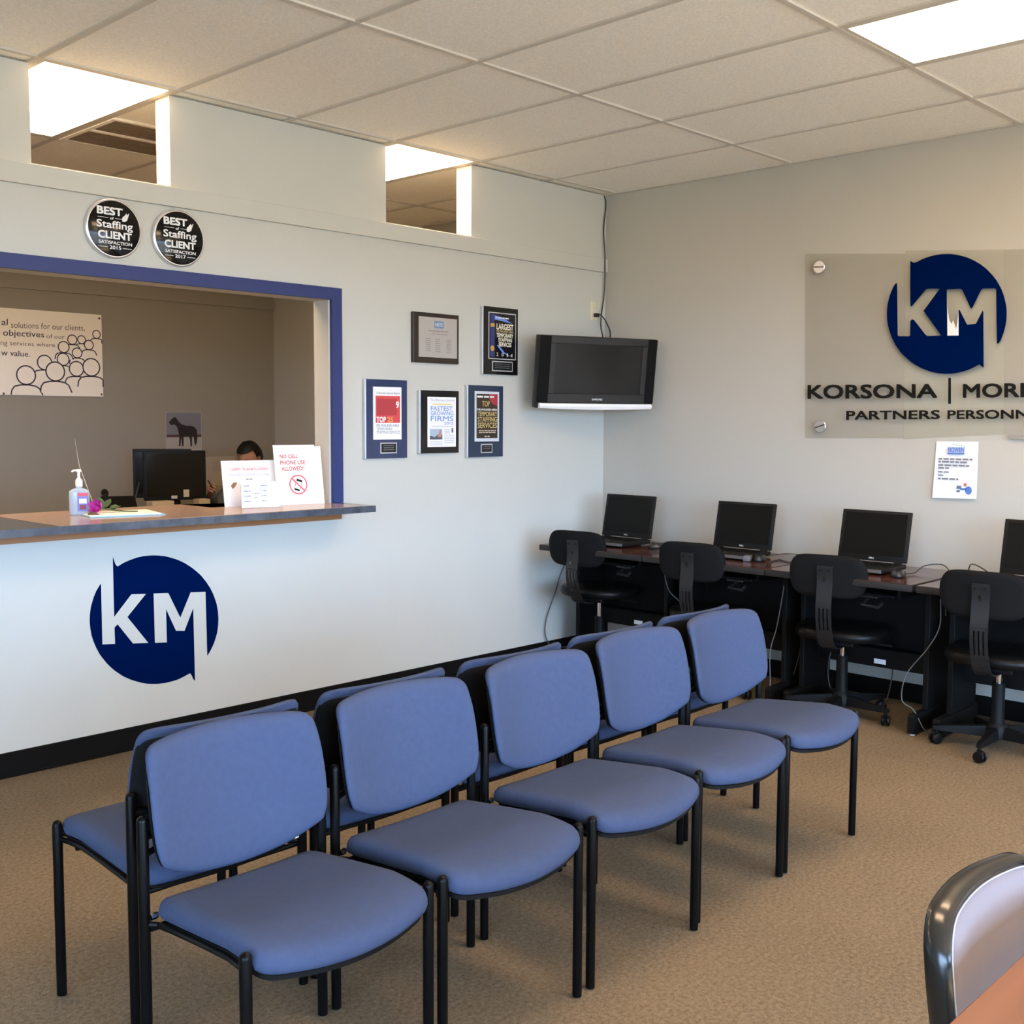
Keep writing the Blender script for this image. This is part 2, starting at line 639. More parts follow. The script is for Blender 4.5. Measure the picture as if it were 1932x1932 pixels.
bm = bmesh.new(); add_box(bm, XL, -0.001, -0.02, 0.0, 2.393, 2.476, 0.0015, 1)
struct('trim_1', bm, PAINT, 'flat painted ledge board under the high openings', 'trim')
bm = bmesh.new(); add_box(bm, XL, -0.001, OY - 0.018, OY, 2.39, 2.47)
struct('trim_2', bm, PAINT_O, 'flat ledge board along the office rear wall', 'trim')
bm = bmesh.new()
add_box(bm, CX0 - 0.06, -2.101, -0.02, 0, 2.055, 2.115)
add_box(bm, -2.163, -2.101, -0.02, 0, 1.0405, 2.055)
struct('trim_3', bm, BLUEPAINT, 'blue painted casing around the reception opening', 'trim')
bm = bmesh.new(); add_box(bm, XL, -0.001, -0.012, 0, 0.003, 0.102, 0.003, 1)
add_box(bm, XL, -0.001, -0.022, -0.0121, 0.0, 0.012, 0.003, 1)
struct('baseboard_left', bm, BLACKBASE, 'black vinyl baseboard under the reception wall', 'baseboard')
bm = bmesh.new(); add_box(bm, -0.012, 0, YB, -0.012, 0.003, 0.102, 0.003, 1)
struct('baseboard_right', bm, BLACKBASE, 'black vinyl baseboard behind the computer desks', 'baseboard')

# ceiling lights and the office return grille
def ceiling_light(x0, y0, label):
    x1, y1 = x0 + 0.6096, y0 + 1.2192
    t = thing('ceiling_light', label, 'ceiling light', ((x0 + x1) / 2, (y0 + y1) / 2, H), group='fluorescent ceiling panels')
    bm = bmesh.new()
    for a, b, c, d in ((-0.295, -0.27, -0.6, 0.6), (0.27, 0.295, -0.6, 0.6), (-0.27, 0.27, -0.6, -0.578), (-0.27, 0.27, 0.578, 0.6)):
        add_box(bm, a, b, c, d, 0.001, 0.007)
    obj('frame', bm, TEE, t)
    bm = bmesh.new(); add_box(bm, -0.27, 0.27, -0.578, 0.578, 0.0015, 0.0075)
    obj('diffuser', bm, TUBELIGHT, t, 0)
    return t


ceiling_light(TX[2], TY[3], 'bright ceiling panel over the computer desks at the upper right')
ceiling_light(TX[2], TY[6], 'ceiling panel seen through the high opening nearer the corner')
ceiling_light(TX[5], TY[6], 'ceiling panel seen through the high opening above the round badges')
ceiling_light(TX[8], TY[6], 'office ceiling panel out of the picture beyond the left edge')
ceiling_light(TX[11], TY[6], 'office ceiling panel farthest beyond the left edge')
ceiling_light(TX[5], TY[3], 'waiting room ceiling panel above the rows of blue chairs')
ceiling_light(TX[2], TY[0], 'waiting room ceiling panel near the street wall and desks')
ceiling_light(TX[5], TY[0], 'waiting room ceiling panel near the street wall')

t = thing('ceiling_grille', 'dark slotted return air grille in the office ceiling', 'vent', (-2.72, 0.83, H))
GR = mat('grille_metal', (0.20, 0.15, 0.10), 0.6)
bm = bmesh.new()
for a, b, c, d in ((-0.29, 0.29, -0.29, -0.265), (-0.29, 0.29, 0.265, 0.29), (-0.29, -0.265, -0.265, 0.265), (0.265, 0.29, -0.265, 0.265), (-0.265, 0.265, -0.012, 0.012)):
    add_box(bm, a, b, c, d, -0.004, 0.007)
obj('frame', bm, TILE, t)
bm = bmesh.new()
for k in range(13):
    y = -0.255 + k * 0.0425
    if abs(y) > 0.02:
        add_box(bm, -0.265, 0.265, y - 0.012, y + 0.012, -0.001, 0.006)
obj('slat', bm, GR, t)

# ------------------------------------------------------------------ reception counter
COUNTER = mat('slate_laminate', (0.065, 0.078, 0.10), 0.12, spec=0.5, noise=(22, 0.35))
ROSEWOOD = wood_mat('rose_laminate', (0.42, 0.28, 0.205), (0.52, 0.36, 0.27), 8, 0.13, 0)
ct = thing('reception_counter', 'dark slate-edged reception counter with a rosy top under the blue-cased opening', 'counter', (-4.0, 0.1, 1.04))
bm = bmesh.new()
ol = [(-2.0, -0.39), (1.89, -0.39), (1.89, -0.1015)] + [(1.82, -0.1015), (1.82, 0.03), (1.23, 0.03), (1.23, 0.31), (-2.0, 0.31)]
vb = [bm.verts.new((x, y, -0.031)) for x, y in ol]; vt = [bm.verts.new((x, y, 0)) for x, y in ol]
bm.faces.new(vt); bm.faces.new(list(reversed(vb)))
for i in range(len(ol)):
    bm.faces.new((vb[i], vb[(i + 1) % len(ol)], vt[(i + 1) % len(ol)], vt[i]))
bmesh.ops.triangulate(bm, faces=[f for f in bm.faces if len(f.verts) > 4])
obj('countertop', bm, COUNTER, ct, 0)
bm = bmesh.new()
ol = [(0.31, -0.375), (1.82, -0.375), (1.82, 0.025), (1.225, 0.025), (1.225, 0.305), (0.31, 0.305)]
vb = [bm.verts.new((x, y, 0.0004)) for x, y in ol]; vt = [bm.verts.new((x, y, 0.0014)) for x, y in ol]
bm.faces.new(vt); bm.faces.new(list(reversed(vb)))
for i in range(len(ol)):
    bm.faces.new((vb[i], vb[(i + 1) % len(ol)], vt[(i + 1) % len(ol)], vt[i]))
bmesh.ops.triangulate(bm, faces=[f for f in bm.faces if len(f.verts) > 4])
o = obj('top_inlay', bm, ROSEWOOD, ct, 0); o['label'] = 'rosy brown laminate inlay'
bm = bmesh.new(); add_box(bm, -2.0, 1.873, -0.14, -0.1005, -0.082, -0.0315)
o = obj('apron', bm, wood_mat('raw_wood', (0.27, 0.105, 0.03), (0.38, 0.16, 0.05), 9, 0.5, 0), ct, 0); o['label'] = 'orange-brown wood apron'

# ------------------------------------------------------------------ emblem on the left wall
LOGO_L = [(-3.333, 0.862), (-3.333, 0.604), (-3.252, 0.693), (-3.182, 0.687), (-3.272, 0.594), (-3.176, 0.465), (-3.25, 0.473), (-3.319, 0.567), (-3.333, 0.555), (-3.332, 0.483), (-3.391, 0.489), (-3.39, 0.753), (-3.398, 0.744), (-3.405, 0.733), (-3.412, 0.723), (-3.417, 0.712), (-3.423, 0.7), (-3.427, 0.689), (-3.431, 0.677), (-3.435, 0.665), (-3.438, 0.653), (-3.44, 0.641), (-3.442, 0.628), (-3.443, 0.616), (-3.444, 0.603), (-3.444, 0.59), (-3.443, 0.577), (-3.442, 0.565), (-3.44, 0.552), (-3.438, 0.539), (-3.435, 0.526), (-3.431, 0.513), (-3.427, 0.501), (-3.422, 0.488), (-3.417, 0.476), (-3.411, 0.464), (-3.405, 0.451), (-3.398, 0.44), (-3.39, 0.428), (-3.382, 0.417), (-3.374, 0.406), (-3.365, 0.395), (-3.355, 0.384), (-3.345, 0.374), (-3.335, 0.364), (-3.324, 0.355), (-3.313, 0.346), (-3.302, 0.337), (-3.29, 0.329), (-3.277, 0.322), (-3.265, 0.314), (-3.252, 0.308), (-3.239, 0.302), (-3.225, 0.296), (-3.212, 0.291), (-3.198, 0.286), (-3.184, 0.282), (-3.17, 0.279), (-3.155, 0.276), (-3.141, 0.274), (-3.127, 0.273), (-3.112, 0.272), (-3.098, 0.271), (-3.084, 0.272), (-3.069, 0.273), (-3.055, 0.274), (-3.041, 0.276), (-3.028, 0.279), (-3.014, 0.283), (-3.001, 0.287), (-2.987, 0.292), (-2.974, 0.296), (-2.967, 0.287), (-2.957, 0.264), (-2.95, 0.257), (-2.952, 0.592), (-2.997, 0.496), (-3.041, 0.502), (-3.087, 0.604), (-3.086, 0.455), (-3.146, 0.461), (-3.147, 0.685), (-3.074, 0.679), (-3.018, 0.561), (-2.964, 0.67), (-2.886, 0.664), (-2.883, 0.365), (-2.872, 0.378), (-2.863, 0.391), (-2.855, 0.405), (-2.847, 0.419), (-2.841, 0.434), (-2.835, 0.45), (-2.83, 0.465), (-2.827, 0.481), (-2.824, 0.498), (-2.823, 0.514), (-2.822, 0.531), (-2.823, 0.548), (-2.824, 0.565), (-2.827, 0.582), (-2.83, 0.599), (-2.835, 0.615), (-2.841, 0.632), (-2.847, 0.648), (-2.855, 0.664), (-2.863, 0.68), (-2.873, 0.695), (-2.883, 0.71), (-2.894, 0.724), (-2.905, 0.738), (-2.918, 0.751), (-2.931, 0.763), (-2.945, 0.775), (-2.959, 0.786), (-2.974, 0.796), (-2.989, 0.806), (-3.005, 0.815), (-3.021, 0.823), (-3.037, 0.83), (-3.054, 0.836), (-3.071, 0.842), (-3.088, 0.847), (-3.105, 0.85), (-3.122, 0.853), (-3.139, 0.855), (-3.156, 0.856), (-3.173, 0.856), (-3.19, 0.856), (-3.206, 0.854), (-3.223, 0.852), (-3.239, 0.848), (-3.255, 0.844), (-3.27, 0.839), (-3.285, 0.834), (-3.299, 0.827), (-3.313, 0.82), (-3.323, 0.832)]
LOGO_S = [(2.02, 2.279), (2.028, 2.053), (2.036, 2.049), (2.104, 2.127), (2.114, 2.133), (2.178, 2.128), (2.098, 2.023), (2.194, 1.895), (2.123, 1.896), (2.112, 1.904), (2.049, 1.982), (2.038, 1.984), (2.031, 1.976), (2.033, 1.904), (2.026, 1.899), (1.972, 1.902), (1.966, 1.907), (1.954, 2.169), (1.948, 2.175), (1.939, 2.165), (1.932, 2.153), (1.927, 2.141), (1.922, 2.129), (1.917, 2.116), (1.913, 2.104), (1.91, 2.09), (1.907, 2.077), (1.905, 2.064), (1.904, 2.05), (1.903, 2.037), (1.903, 2.023), (1.904, 2.009), (1.905, 1.995), (1.907, 1.981), (1.91, 1.968), (1.913, 1.954), (1.917, 1.94), (1.922, 1.927), (1.927, 1.913), (1.933, 1.9), (1.939, 1.888), (1.946, 1.875), (1.953, 1.863), (1.961, 1.851), (1.97, 1.839), (1.979, 1.827), (1.988, 1.816), (1.998, 1.806), (2.009, 1.796), (2.02, 1.786), (2.031, 1.777), (2.042, 1.768), (2.054, 1.76), (2.066, 1.752), (2.079, 1.745), (2.092, 1.738), (2.105, 1.732), (2.118, 1.727), (2.131, 1.722), (2.144, 1.717), (2.158, 1.714), (2.172, 1.71), (2.185, 1.708), (2.199, 1.706), (2.213, 1.705), (2.226, 1.704), (2.24, 1.704), (2.254, 1.704), (2.267, 1.705), (2.28, 1.707), (2.293, 1.709), (2.306, 1.712), (2.319, 1.715), (2.331, 1.719), (2.343, 1.723), (2.355, 1.728), (2.367, 1.734), (2.378, 1.74), (2.39, 1.745), (2.408, 1.729), (2.411, 1.734), (2.399, 2.0), (2.395, 2.006), (2.365, 1.944), (2.323, 1.942), (2.316, 1.953), (2.281, 2.018), (2.277, 2.015), (2.282, 1.891), (2.225, 1.893), (2.214, 2.121), (2.281, 2.12), (2.292, 2.113), (2.336, 2.021), (2.343, 2.02), (2.383, 2.104), (2.392, 2.113), (2.451, 2.109), (2.456, 2.104), (2.47, 1.845), (2.475, 1.842), (2.485, 1.853), (2.491, 1.867), (2.496, 1.881), (2.5, 1.895), (2.504, 1.91), (2.507, 1.924), (2.509, 1.939), (2.511, 1.954), (2.511, 1.97), (2.511, 1.985), (2.51, 2.0), (2.508, 2.016), (2.505, 2.031), (2.501, 2.046), (2.497, 2.061), (2.492, 2.076), (2.486, 2.091), (2.48, 2.105), (2.472, 2.12), (2.464, 2.133), (2.456, 2.147), (2.446, 2.16), (2.436, 2.173), (2.425, 2.185), (2.414, 2.197), (2.402, 2.209), (2.39, 2.219), (2.377, 2.23), (2.363, 2.239), (2.35, 2.248), (2.335, 2.256), (2.321, 2.264), (2.306, 2.271), (2.29, 2.277), (2.275, 2.282), (2.259, 2.287), (2.243, 2.291), (2.227, 2.294), (2.211, 2.296), (2.195, 2.297), (2.178, 2.298), (2.162, 2.297), (2.146, 2.296), (2.13, 2.294), (2.114, 2.291), (2.099, 2.287), (2.084, 2.283), (2.069, 2.277), (2.054, 2.271), (2.038, 2.268), (2.024, 2.278)]
lx, lz = -3.133, 0.564
t = thing('wall_emblem', 'round navy emblem with white letters K and M below the counter', 'emblem', (lx, 0, lz))
bm = bmesh.new()
pts = [(x - lx, z - lz) for x, z in LOGO_L]
va = [bm.verts.new((x, -0.0025, z)) for x, z in pts]; vb = [bm.verts.new((x, -0.0003, z)) for x, z in pts]
for tr in tessellate_polygon([[Vector((x, z, 0)) for x, z in pts]]):
    bm.faces.new([va[i] for i in tr])
for i in range(len(pts)):
    j = (i + 1) % len(pts)
    bm.faces.new((va[i], va[j], vb[j], vb[i]))
obj('disc', bm, NAVY, t, 0)

# ------------------------------------------------------------------ acrylic sign on the right wall (local X = distance along the wall)
sg = thing('company_sign', 'clear acrylic company sign with navy round emblem and black lettering', 'sign', (0, 0, 0), R(-90))
ACR = clear_mat('acrylic', (0.93, 0.925, 0.91), 0.012, 0.3)
ACR2 = clear_mat('acrylic_tinted', (0.945, 0.945, 0.92), 0.012, 0.3)


def plate(name, q, y0, y1, m, parent):
    bm = bmesh.new()
    a = [bm.verts.new((x, y0, z)) for x, z in q]; b = [bm.verts.new((x, y1, z)) for x, z in q]
    bm.faces.new(a); bm.faces.new(list(reversed(b)))
    for i in range(4):
        bm.faces.new((a[i], b[i], b[(i + 1) % 4], a[(i + 1) % 4]))
    return obj(name, bm, m, parent, 0)


plate('acrylic_panel', [(1.422, 2.373), (1.990, 2.318), (2.012, 1.378), (1.452, 1.369)], -0.026, -0.020, ACR, sg)
plate('acrylic_panel', [(1.991, 2.334), (2.486, 2.290), (2.522, 1.404), (2.014, 1.372)], -0.026, -0.020, ACR2, sg)
plate('acrylic_panel', [(2.487, 2.290), (2.99, 2.252), (3.03, 1.414), (2.523, 1.404)], -0.026, -0.020, ACR, sg)
plate('edge_or_shadow_strip', [(2.541, 1.403), (3.03, 1.411), (3.03, 1.387), (2.541, 1.383)], -0.019, -0.002, mat('sign_shadow_grey', (0.28, 0.26, 0.23), 0.6), sg)  # dark strip modelled for the shadow along the sign's lower edge
flat('emblem', [LOGO_S], NAVY, sg, -0.0268)
flat('emblem_gap_fill', [[(2.216, 2.10), (2.221, 2.03), (2.231, 1.975), (2.243, 1.950), (2.252, 1.968), (2.268, 1.925), (2.275, 1.975), (2.279, 2.03), (2.282, 1.891), (2.2255, 1.893)]], WHITEINK, sg, -0.0265)
lettering('lettering', [('KORSONA', [(1.458, 1.662), (2.183, 1.655), (2.186, 1.583), (1.460, 1.584)]),
                        ('MORI', [(2.312, 1.652), (2.606, 1.652), (2.609, 1.582), (2.314, 1.582)]),
                        ('PARTNERS', [(1.692, 1.520), (2.202, 1.523), (2.203, 1.477), (1.693, 1.471)]),
                        ('PERSONNEL', [(2.240, 1.522), (2.728, 1.525), (2.730, 1.481), (2.241, 1.477)])], INK, sg, -0.0265, 0.024)
flat('divider_bar', [[(2.238, 1.683), (2.251, 1.683), (2.256, 1.553), (2.242, 1.554)]], INK, sg, -0.0265)
for k, (x, z) in enumerate(((1.513, 2.293), (1.545, 1.437))):
    bm = bmesh.new()
    Mx = Matrix.Translation((x, -0.002, z)) @ Matrix.Rotation(R(90), 4, 'X')
    add_lathe(bm, [(0.012, 0), (0.012, 0.026), (0.033, 0.0262), (0.034, 0.028), (0.034, 0.033), (0.031, 0.036), (0.002, 0.0365)], 28, Mx)
    s = obj('standoff_screw', bm, BRUSHED, sg)
    bm = bmesh.new(); add_box(bm, -0.031, 0.031, -0.0003, 0.0003, -0.003, 0.003)
    g = obj('slot', bm, mat('slot_dark', (0.06, 0.06, 0.07), 0.4, 0.6), s, 0)
    g.location = (x, -0.0387, z); g.rotation_euler = (0, R(4 if k == 0 else -18), 0)

# paper notice on the right wall
t = thing('paper_notice', 'white paper notice taped to the wall under the sign', 'notice', (-0.0015, -2.285, 1.22), R(-90))
bm = bmesh.new()
q = [(-0.104, 0.145), (0.107, 0.146), (0.112, -0.136), (-0.111, -0.142)]
a = [bm.verts.new((x, -0.004 - (0.012 if z < 0 else 0), z)) for x, z in q]; b = [bm.verts.new((x, -0.003 - (0.012 if z < 0 else 0), z)) for x, z in q]
bm.faces.new(a); bm.faces.new(b[::-1])
for i in range(4):
    bm.faces.new((a[i], b[i], b[(i + 1) % 4], a[(i + 1) % 4]))
obj('sheet', bm, WHITE, t, 0)
rnd = random.Random(3)
PY = -0.018
flat('print', blurred_lines([(-0.085, 0.09, 0.058, 0.008), (-0.085, 0.06, 0.043, 0.008), (-0.085, 0.075, 0.026, 0.008), (-0.085, -0.03, 0.012, 0.008),
                             (-0.085, -0.03, -0.008, 0.007), (-0.085, -0.055, -0.025, 0.007), (-0.085, 0.02, -0.042, 0.008)], rnd), GREYINK, t, PY)
flat('letterhead', [rect(-0.04, 0.045, 0.084, 0.118)], mat('pale_blue_print', (0.42, 0.50, 0.75), 0.7), t, PY)
lettering('letterhead_text', [('NOWEN', (-0.038, 0.043, 0.092, 0.116))], BLUEINK, t, PY - 0.0006, 0.02)
flat('letterhead_bar', [rect(-0.04, 0.045, 0.082, 0.089)], BLUEINK, t, PY - 0.0008)
flat('letterhead_dots', [rect(-0.015 + 0.014 * k, -0.008 + 0.014 * k, 0.128 - 0.002 * k, 0.133 - 0.002 * k) for k in range(5)], mat('green_print', (0.25, 0.45, 0.35), 0.7), t, PY)
circ = lambda cx, cz, rx, rz, n=14: [(cx + rx * math.cos(2 * math.pi * k / n), cz + rz * math.sin(2 * math.pi * k / n)) for k in range(n)]
flat('clip_art_jacket', [circ(0.072, -0.096, 0.017, 0.021), rect(0.03, 0.06, -0.095, -0.085)], BLUEINK, t, PY)
flat('clip_art_head', [circ(0.055, -0.068, 0.008, 0.009)], PINKINK, t, PY)
flat('clip_art_computer', [rect(0.012, 0.036, -0.09, -0.074), rect(0.012, 0.03, -0.106, -0.096)], mat('slate_print', (0.12, 0.17, 0.25), 0.7), t, PY)

# ------------------------------------------------------------------ round award badges
def badge(x, z, r, year, label):
    t = thing('award_badge', label, 'award plaque', (x, 0, z), group=None)
    Mx = Matrix.Rotation(R(90), 4, 'X')
    bm = bmesh.new(); add_lathe(bm, [(r * 0.95, 0.0006), (r, 0.003), (r, 0.020), (r * 0.965, 0.024), (r * 0.955, 0.0242)], 48, Mx)
    obj('rim', bm, BRUSHED, t)
    bm = bmesh.new(); add_lathe(bm, [(r * 0.93, 0.02425), (r * 0.93, 0.0262), (r * 0.92, 0.027)], 48, Mx)
    obj('face', bm, mat('badge_black', (0.004, 0.004, 0.004), 0.12, spec=0.3), t)
    y = -0.0276
    lettering('lettering', [('BEST', (-0.62 * r, 0.30 * r, 0.43 * r, 0.70 * r)), ('CLIENT', (-0.60 * r, 0.62 * r, -0.36 * r, -0.10 * r))], WHITEINK, t, y, 0.035)
    lettering('lettering', [('Staffing', (-0.64 * r, 0.66 * r, -0.08 * r, 0.25 * r)), ('of', (-0.16 * r, -0.03 * r, 0.285 * r, 0.375 * r)),
                            ('SATISFACTION', (-0.58 * r, 0.62 * r, -0.54 * r, -0.43 * r)), (year, (-0.20 * r, 0.22 * r, -0.70 * r, -0.58 * r))], WHITEINK, t, y, 0.016)
    flat('flame_mark', [[(0.28 * r, 0.27 * r), (0.37 * r, 0.26 * r), (0.46 * r, 0.32 * r), (0.55 * r, 0.58 * r), (0.46 * r, 0.50 * r), (0.44 * r, 0.56 * r), (0.36 * r, 0.46 * r), (0.30 * r, 0.42 * r), (0.27 * r, 0.34 * r)]], WHITEINK, t, y)
    flat('rule_lines', [rect(-0.6 * r, -0.22 * r, 0.33 * r, 0.345 * r), rect(0.02 * r, 0.26 * r, 0.33 * r, 0.345 * r), rect(-0.6 * r, -0.26 * r, -0.65 * r, -0.632 * r), rect(0.28 * r, 0.6 * r, -0.65 * r, -0.632 * r)], WHITEINK, t, y)


badge(-3.302, 2.262, 0.124, '2015', 'round black award badge dated 2015, farther from the corner')
badge(-2.998, 2.257, 0.124, '2017', 'round black award badge dated 2017, nearer the corner')

# ------------------------------------------------------------------ framed plaques
GLASSY = dict(rough=0.1, spec=0.5)
NAVYBOARD = mat('navy_board', (0.030, 0.043, 0.105), 0.12, spec=0.5)
SLATEBOARD = mat('slate_blue_board', (0.018, 0.034, 0.068), 0.15, spec=0.5)
BLACKBOARD = mat('black_board', (0.008, 0.007, 0.007), 0.12, spec=0.5)
DARKWOOD = mat('dark_wood_board', (0.028, 0.019, 0.013), 0.3)
PLATE = mat('name_plate', (0.02, 0.02, 0.02), 0.25, 0.3)


def plaque(label, x0, x1, z0, z1, board, edge=None):
    t = thing('wall_plaque', label, 'framed award', (x0, 0, z0), group=None)
    w, h = x1 - x0, z1 - z0
    bm = bmesh.new(); add_box(bm, 0, w, -0.024, -0.001, 0, h, 0.002, 1)
    obj('board', bm, board, t)
    if edge:
        bm = bmesh.new(); add_box(bm, -0.007, -0.0003, -0.025, -0.001, 0, h, 0.002, 1)
        o = obj('edge_or_shadow_strip', bm, edge, t); o['label'] = 'bright silver edge strip'
    return t, w, h


def nameplate(t, x0, x1, z0, z1):
    bm = bmesh.new(); add_box(bm, x0, x1, -0.0262, -0.0243, z0, z1)
    n = obj('name_plate', bm, SILVER, t)
    bm = bmesh.new(); add_box(bm, x0 + 0.006, x1 - 0.006, -0.0272, -0.0264, z0 + 0.006, z1 - 0.006)
    obj('plate_face', bm, PLATE, n)
    rnd = random.Random(int(x0 * 1000))
    flat('plate_print', blurred_lines([(x0 + 0.02, x1 - 0.02, z1 - 0.016 - 0.011 * k, 0.003) for k in range(int((z1 - z0 - 0.02) / 0.011))], rnd), mat('plate_grey', (0.22, 0.22, 0.22), 0.5), n, -0.0278)


# red and white top-25 cover on navy board
t, w, h = plaque('navy framed plaque with red and white cover, lowest by the casing', -1.955, -1.676, 1.259, 1.669, NAVYBOARD, SILVER)
bm = bmesh.new(); add_box(bm, 0.045, 0.236, -0.0268, -0.0243, 0.098, 0.372)
s = obj('cover_sheet', bm, WHITE, t)
flat('red_panel', [rect(0.060, 0.226, 0.185, 0.326)], REDINK, s, -0.0275)
flat('red_shade', [rect(0.068, 0.205, 0.225, 0.31)], mat('deep_red', (0.42, 0.04, 0.05), 0.6), s, -0.0279)
lettering('cover_text', [('TOP', (0.064, 0.128, 0.188, 0.217)), ('9', (0.196, 0.218, 0.262, 0.298))], WHITEINK, s, -0.0283, 0.03)
lettering('cover_text', [('25', (0.138, 0.176, 0.188, 0.217))], mat('orange_print', (0.8, 0.33, 0.08), 0.6), s, -0.0283, 0.03)
lettering('cover_text', [('MILWAUKEE-AREA', (0.066, 0.220, 0.164, 0.179)), ('TEMPORARY', (0.066, 0.172, 0.147, 0.161)), ('STAFFING SERVICES', (0.066, 0.226, 0.129, 0.144))], GREYINK, s, -0.0275, 0.0)
lettering('cover_heading', [('A Business Journal Report', (0.066, 0.226, 0.333, 0.345))], INK, s, -0.0275, 0.0)
nameplate(t, 0.092, 0.204, 0.025, 0.082)

# dark square certificate
t, w, h = plaque('square dark wood plaque with a grey certificate, upper row', -1.631, -1.299, 1.768, 2.036, DARKWOOD)
bm = bmesh.new(); add_box(bm, 0.035, 0.315, -0.0265, -0.0243, 0.030, 0.245)
s = obj('certificate', bm, mat('certificate_grey', (0.42, 0.40, 0.36), 0.18), t)
flat('crest_panel', [rect(0.145, 0.215, 0.188, 0.226)], mat('muted_blue', (0.16, 0.24, 0.38), 0.5), s, -0.0271)
lettering('crest_text', [('NSTE', (0.152, 0.208, 0.198, 0.216))], mat('muted_white', (0.55, 0.58, 0.6), 0.5), s, -0.0275, 0.02)
rnd = random.Random(5)
flat('certificate_print', blurred_lines([(0.105, 0.255, 0.172, 0.006), (0.13, 0.25, 0.156, 0.004)] + [(0.085, 0.12, 0.13 - 0.011 * k, 0.004) for k in range(7)] + [(0.155, 0.19, 0.128 - 0.011 * k, 0.004) for k in range(7)] + [(0.235, 0.27, 0.126 - 0.011 * k, 0.004) for k in range(7)], rnd), mat('certificate_ink', (0.22, 0.20, 0.18), 0.6), s, -0.0271)

# largest ... services, black
t, w, h = plaque('tall black plaque with gold and white cover, upper row beside the television', -1.108, -0.825, 1.722, 2.104, BLACKBOARD, SILVER)
bm = bmesh.new(); add_box(bm, 0.038, 0.262, -0.0262, -0.0243, 0.086, 0.352)
s = obj('silver_border', bm, SILVER, t)
bm = bmesh.new(); add_box(bm, 0.044, 0.256, -0.0272, -0.0264, 0.092, 0.346)
s = obj('cover_sheet', bm, mat('cover_black', (0.008, 0.008, 0.012), 0.15), t)
flat('blue_band', [rect(0.05, 0.085, 0.1, 0.34)], mat('deep_blue', (0.03, 0.04, 0.16), 0.3), s, -0.0278)
SWOOSH = mat('bright_blue', (0.16, 0.27, 0.75), 0.4)
flat('blue_swoosh', [[(0.085, 0.335), (0.15, 0.325), (0.23, 0.295), (0.15, 0.305), (0.085, 0.31)]], SWOOSH, s, -0.0278)
flat('blue_swoosh', [[(0.105, 0.165), (0.15, 0.125), (0.235, 0.10), (0.17, 0.125), (0.115, 0.17)]], SWOOSH, s, -0.0278)
lettering('cover_text', [('LARGEST', (0.10, 0.238, 0.255, 0.290)), ('TEMPORARY', (0.10, 0.236, 0.212, 0.236)), ('STAFFING', (0.115, 0.228, 0.188, 0.209)), ('SERVICES', (0.118, 0.222, 0.160, 0.185))], mat('ivory_print', (0.75, 0.72, 0.55), 0.6), s, -0.0284, 0.03)
lettering('cover_text', [('MILWAUKEE AREA', (0.10, 0.238, 0.240, 0.252))], GOLDINK, s, -0.0284, 0.03)
lettering('cover_year', [('2', (0.100, 0.114, 0.105, 0.125)), ('0', (0.142, 0.158, 0.104, 0.124)), ('1', (0.185, 0.193, 0.103, 0.123)), ('4', (0.216, 0.232, 0.102, 0.122))], mat('cream_print', (0.72, 0.66, 0.5), 0.6), s, -0.0288, 0.01)
flat('gold_seal', [circ(0.067, 0.147, 0.016, 0.016, 20), rect(0.052, 0.084, 0.268, 0.288)], mat('gold_print', (0.6, 0.36, 0.08), 0.5), s, -0.0284)
flat('masthead', blurred_lines([(0.09, 0.21, 0.322, 0.007)], rnd), WHITEINK, s, -0.0289)
nameplate(t, 0.068, 0.236, 0.018, 0.076)

# fastest growing firms
t, w, h = plaque('black plaque with white page and blue heading, lower row centre', -1.582, -1.298, 1.279, 1.620, BLACKBOARD, SILVER)
bm = bmesh.new(); add_box(bm, 0.048, 0.258, -0.0262, -0.0243, 0.034, 0.306)
s = obj('cover_sheet', bm, WHITE, t)
lettering('cover_text', [('FASTEST', (0.07, 0.232, 0.232, 0.256)), ('GROWING', (0.07, 0.238, 0.206, 0.229)), ('FIRMS', (0.07, 0.238, 0.174, 0.203)), ('2012', (0.170, 0.238, 0.156, 0.171))], mat('sky_print', (0.16, 0.30, 0.62), 0.6), s, -0.027, 0.01)
lettering('masthead', [('The Business Journal', (0.066, 0.246, 0.280, 0.296))], PALEINK, s, -0.027, 0.0)
flat('yellow_rule', [rect(0.085, 0.225, 0.264, 0.270)], mat('yellow_print', (0.85, 0.68, 0.2), 0.6), s, -0.027)
flat('photo_print', [rect(0.064, 0.155, 0.075, 0.132)], mat('photo_blue', (0.38, 0.47, 0.58), 0.5), s, -0.027)
flat('photo_print_building', [[(0.064, 0.075), (0.155, 0.075), (0.155, 0.10), (0.128, 0.104), (0.10, 0.088), (0.064, 0.096)]], mat('photo_dark', (0.08, 0.09, 0.12), 0.5), s, -0.0274)
flat('photo_print_tower', [[(0.122, 0.088), (0.148, 0.088), (0.148, 0.125), (0.136, 0.128)]], mat('photo_red', (0.45, 0.25, 0.2), 0.5), s, -0.0277)
flat('body_print', blurred_lines([(0.17, 0.215, 0.128 - 0.009 * k, 0.003) for k in range(3)] + [(0.17, 0.245, 0.098 - 0.01 * k, 0.0025) for k in range(5)] + [(0.066, 0.155, 0.064 - 0.009 * k, 0.0025) for k in range(3)] + [(0.075, 0.235, 0.145, 0.003)], rnd), PALEINK, s, -0.027)
flat('blue_block', [rect(0.224, 0.238, 0.112, 0.136)], mat('ink_block', (0.1, 0.13, 0.2), 0.6), s, -0.027)

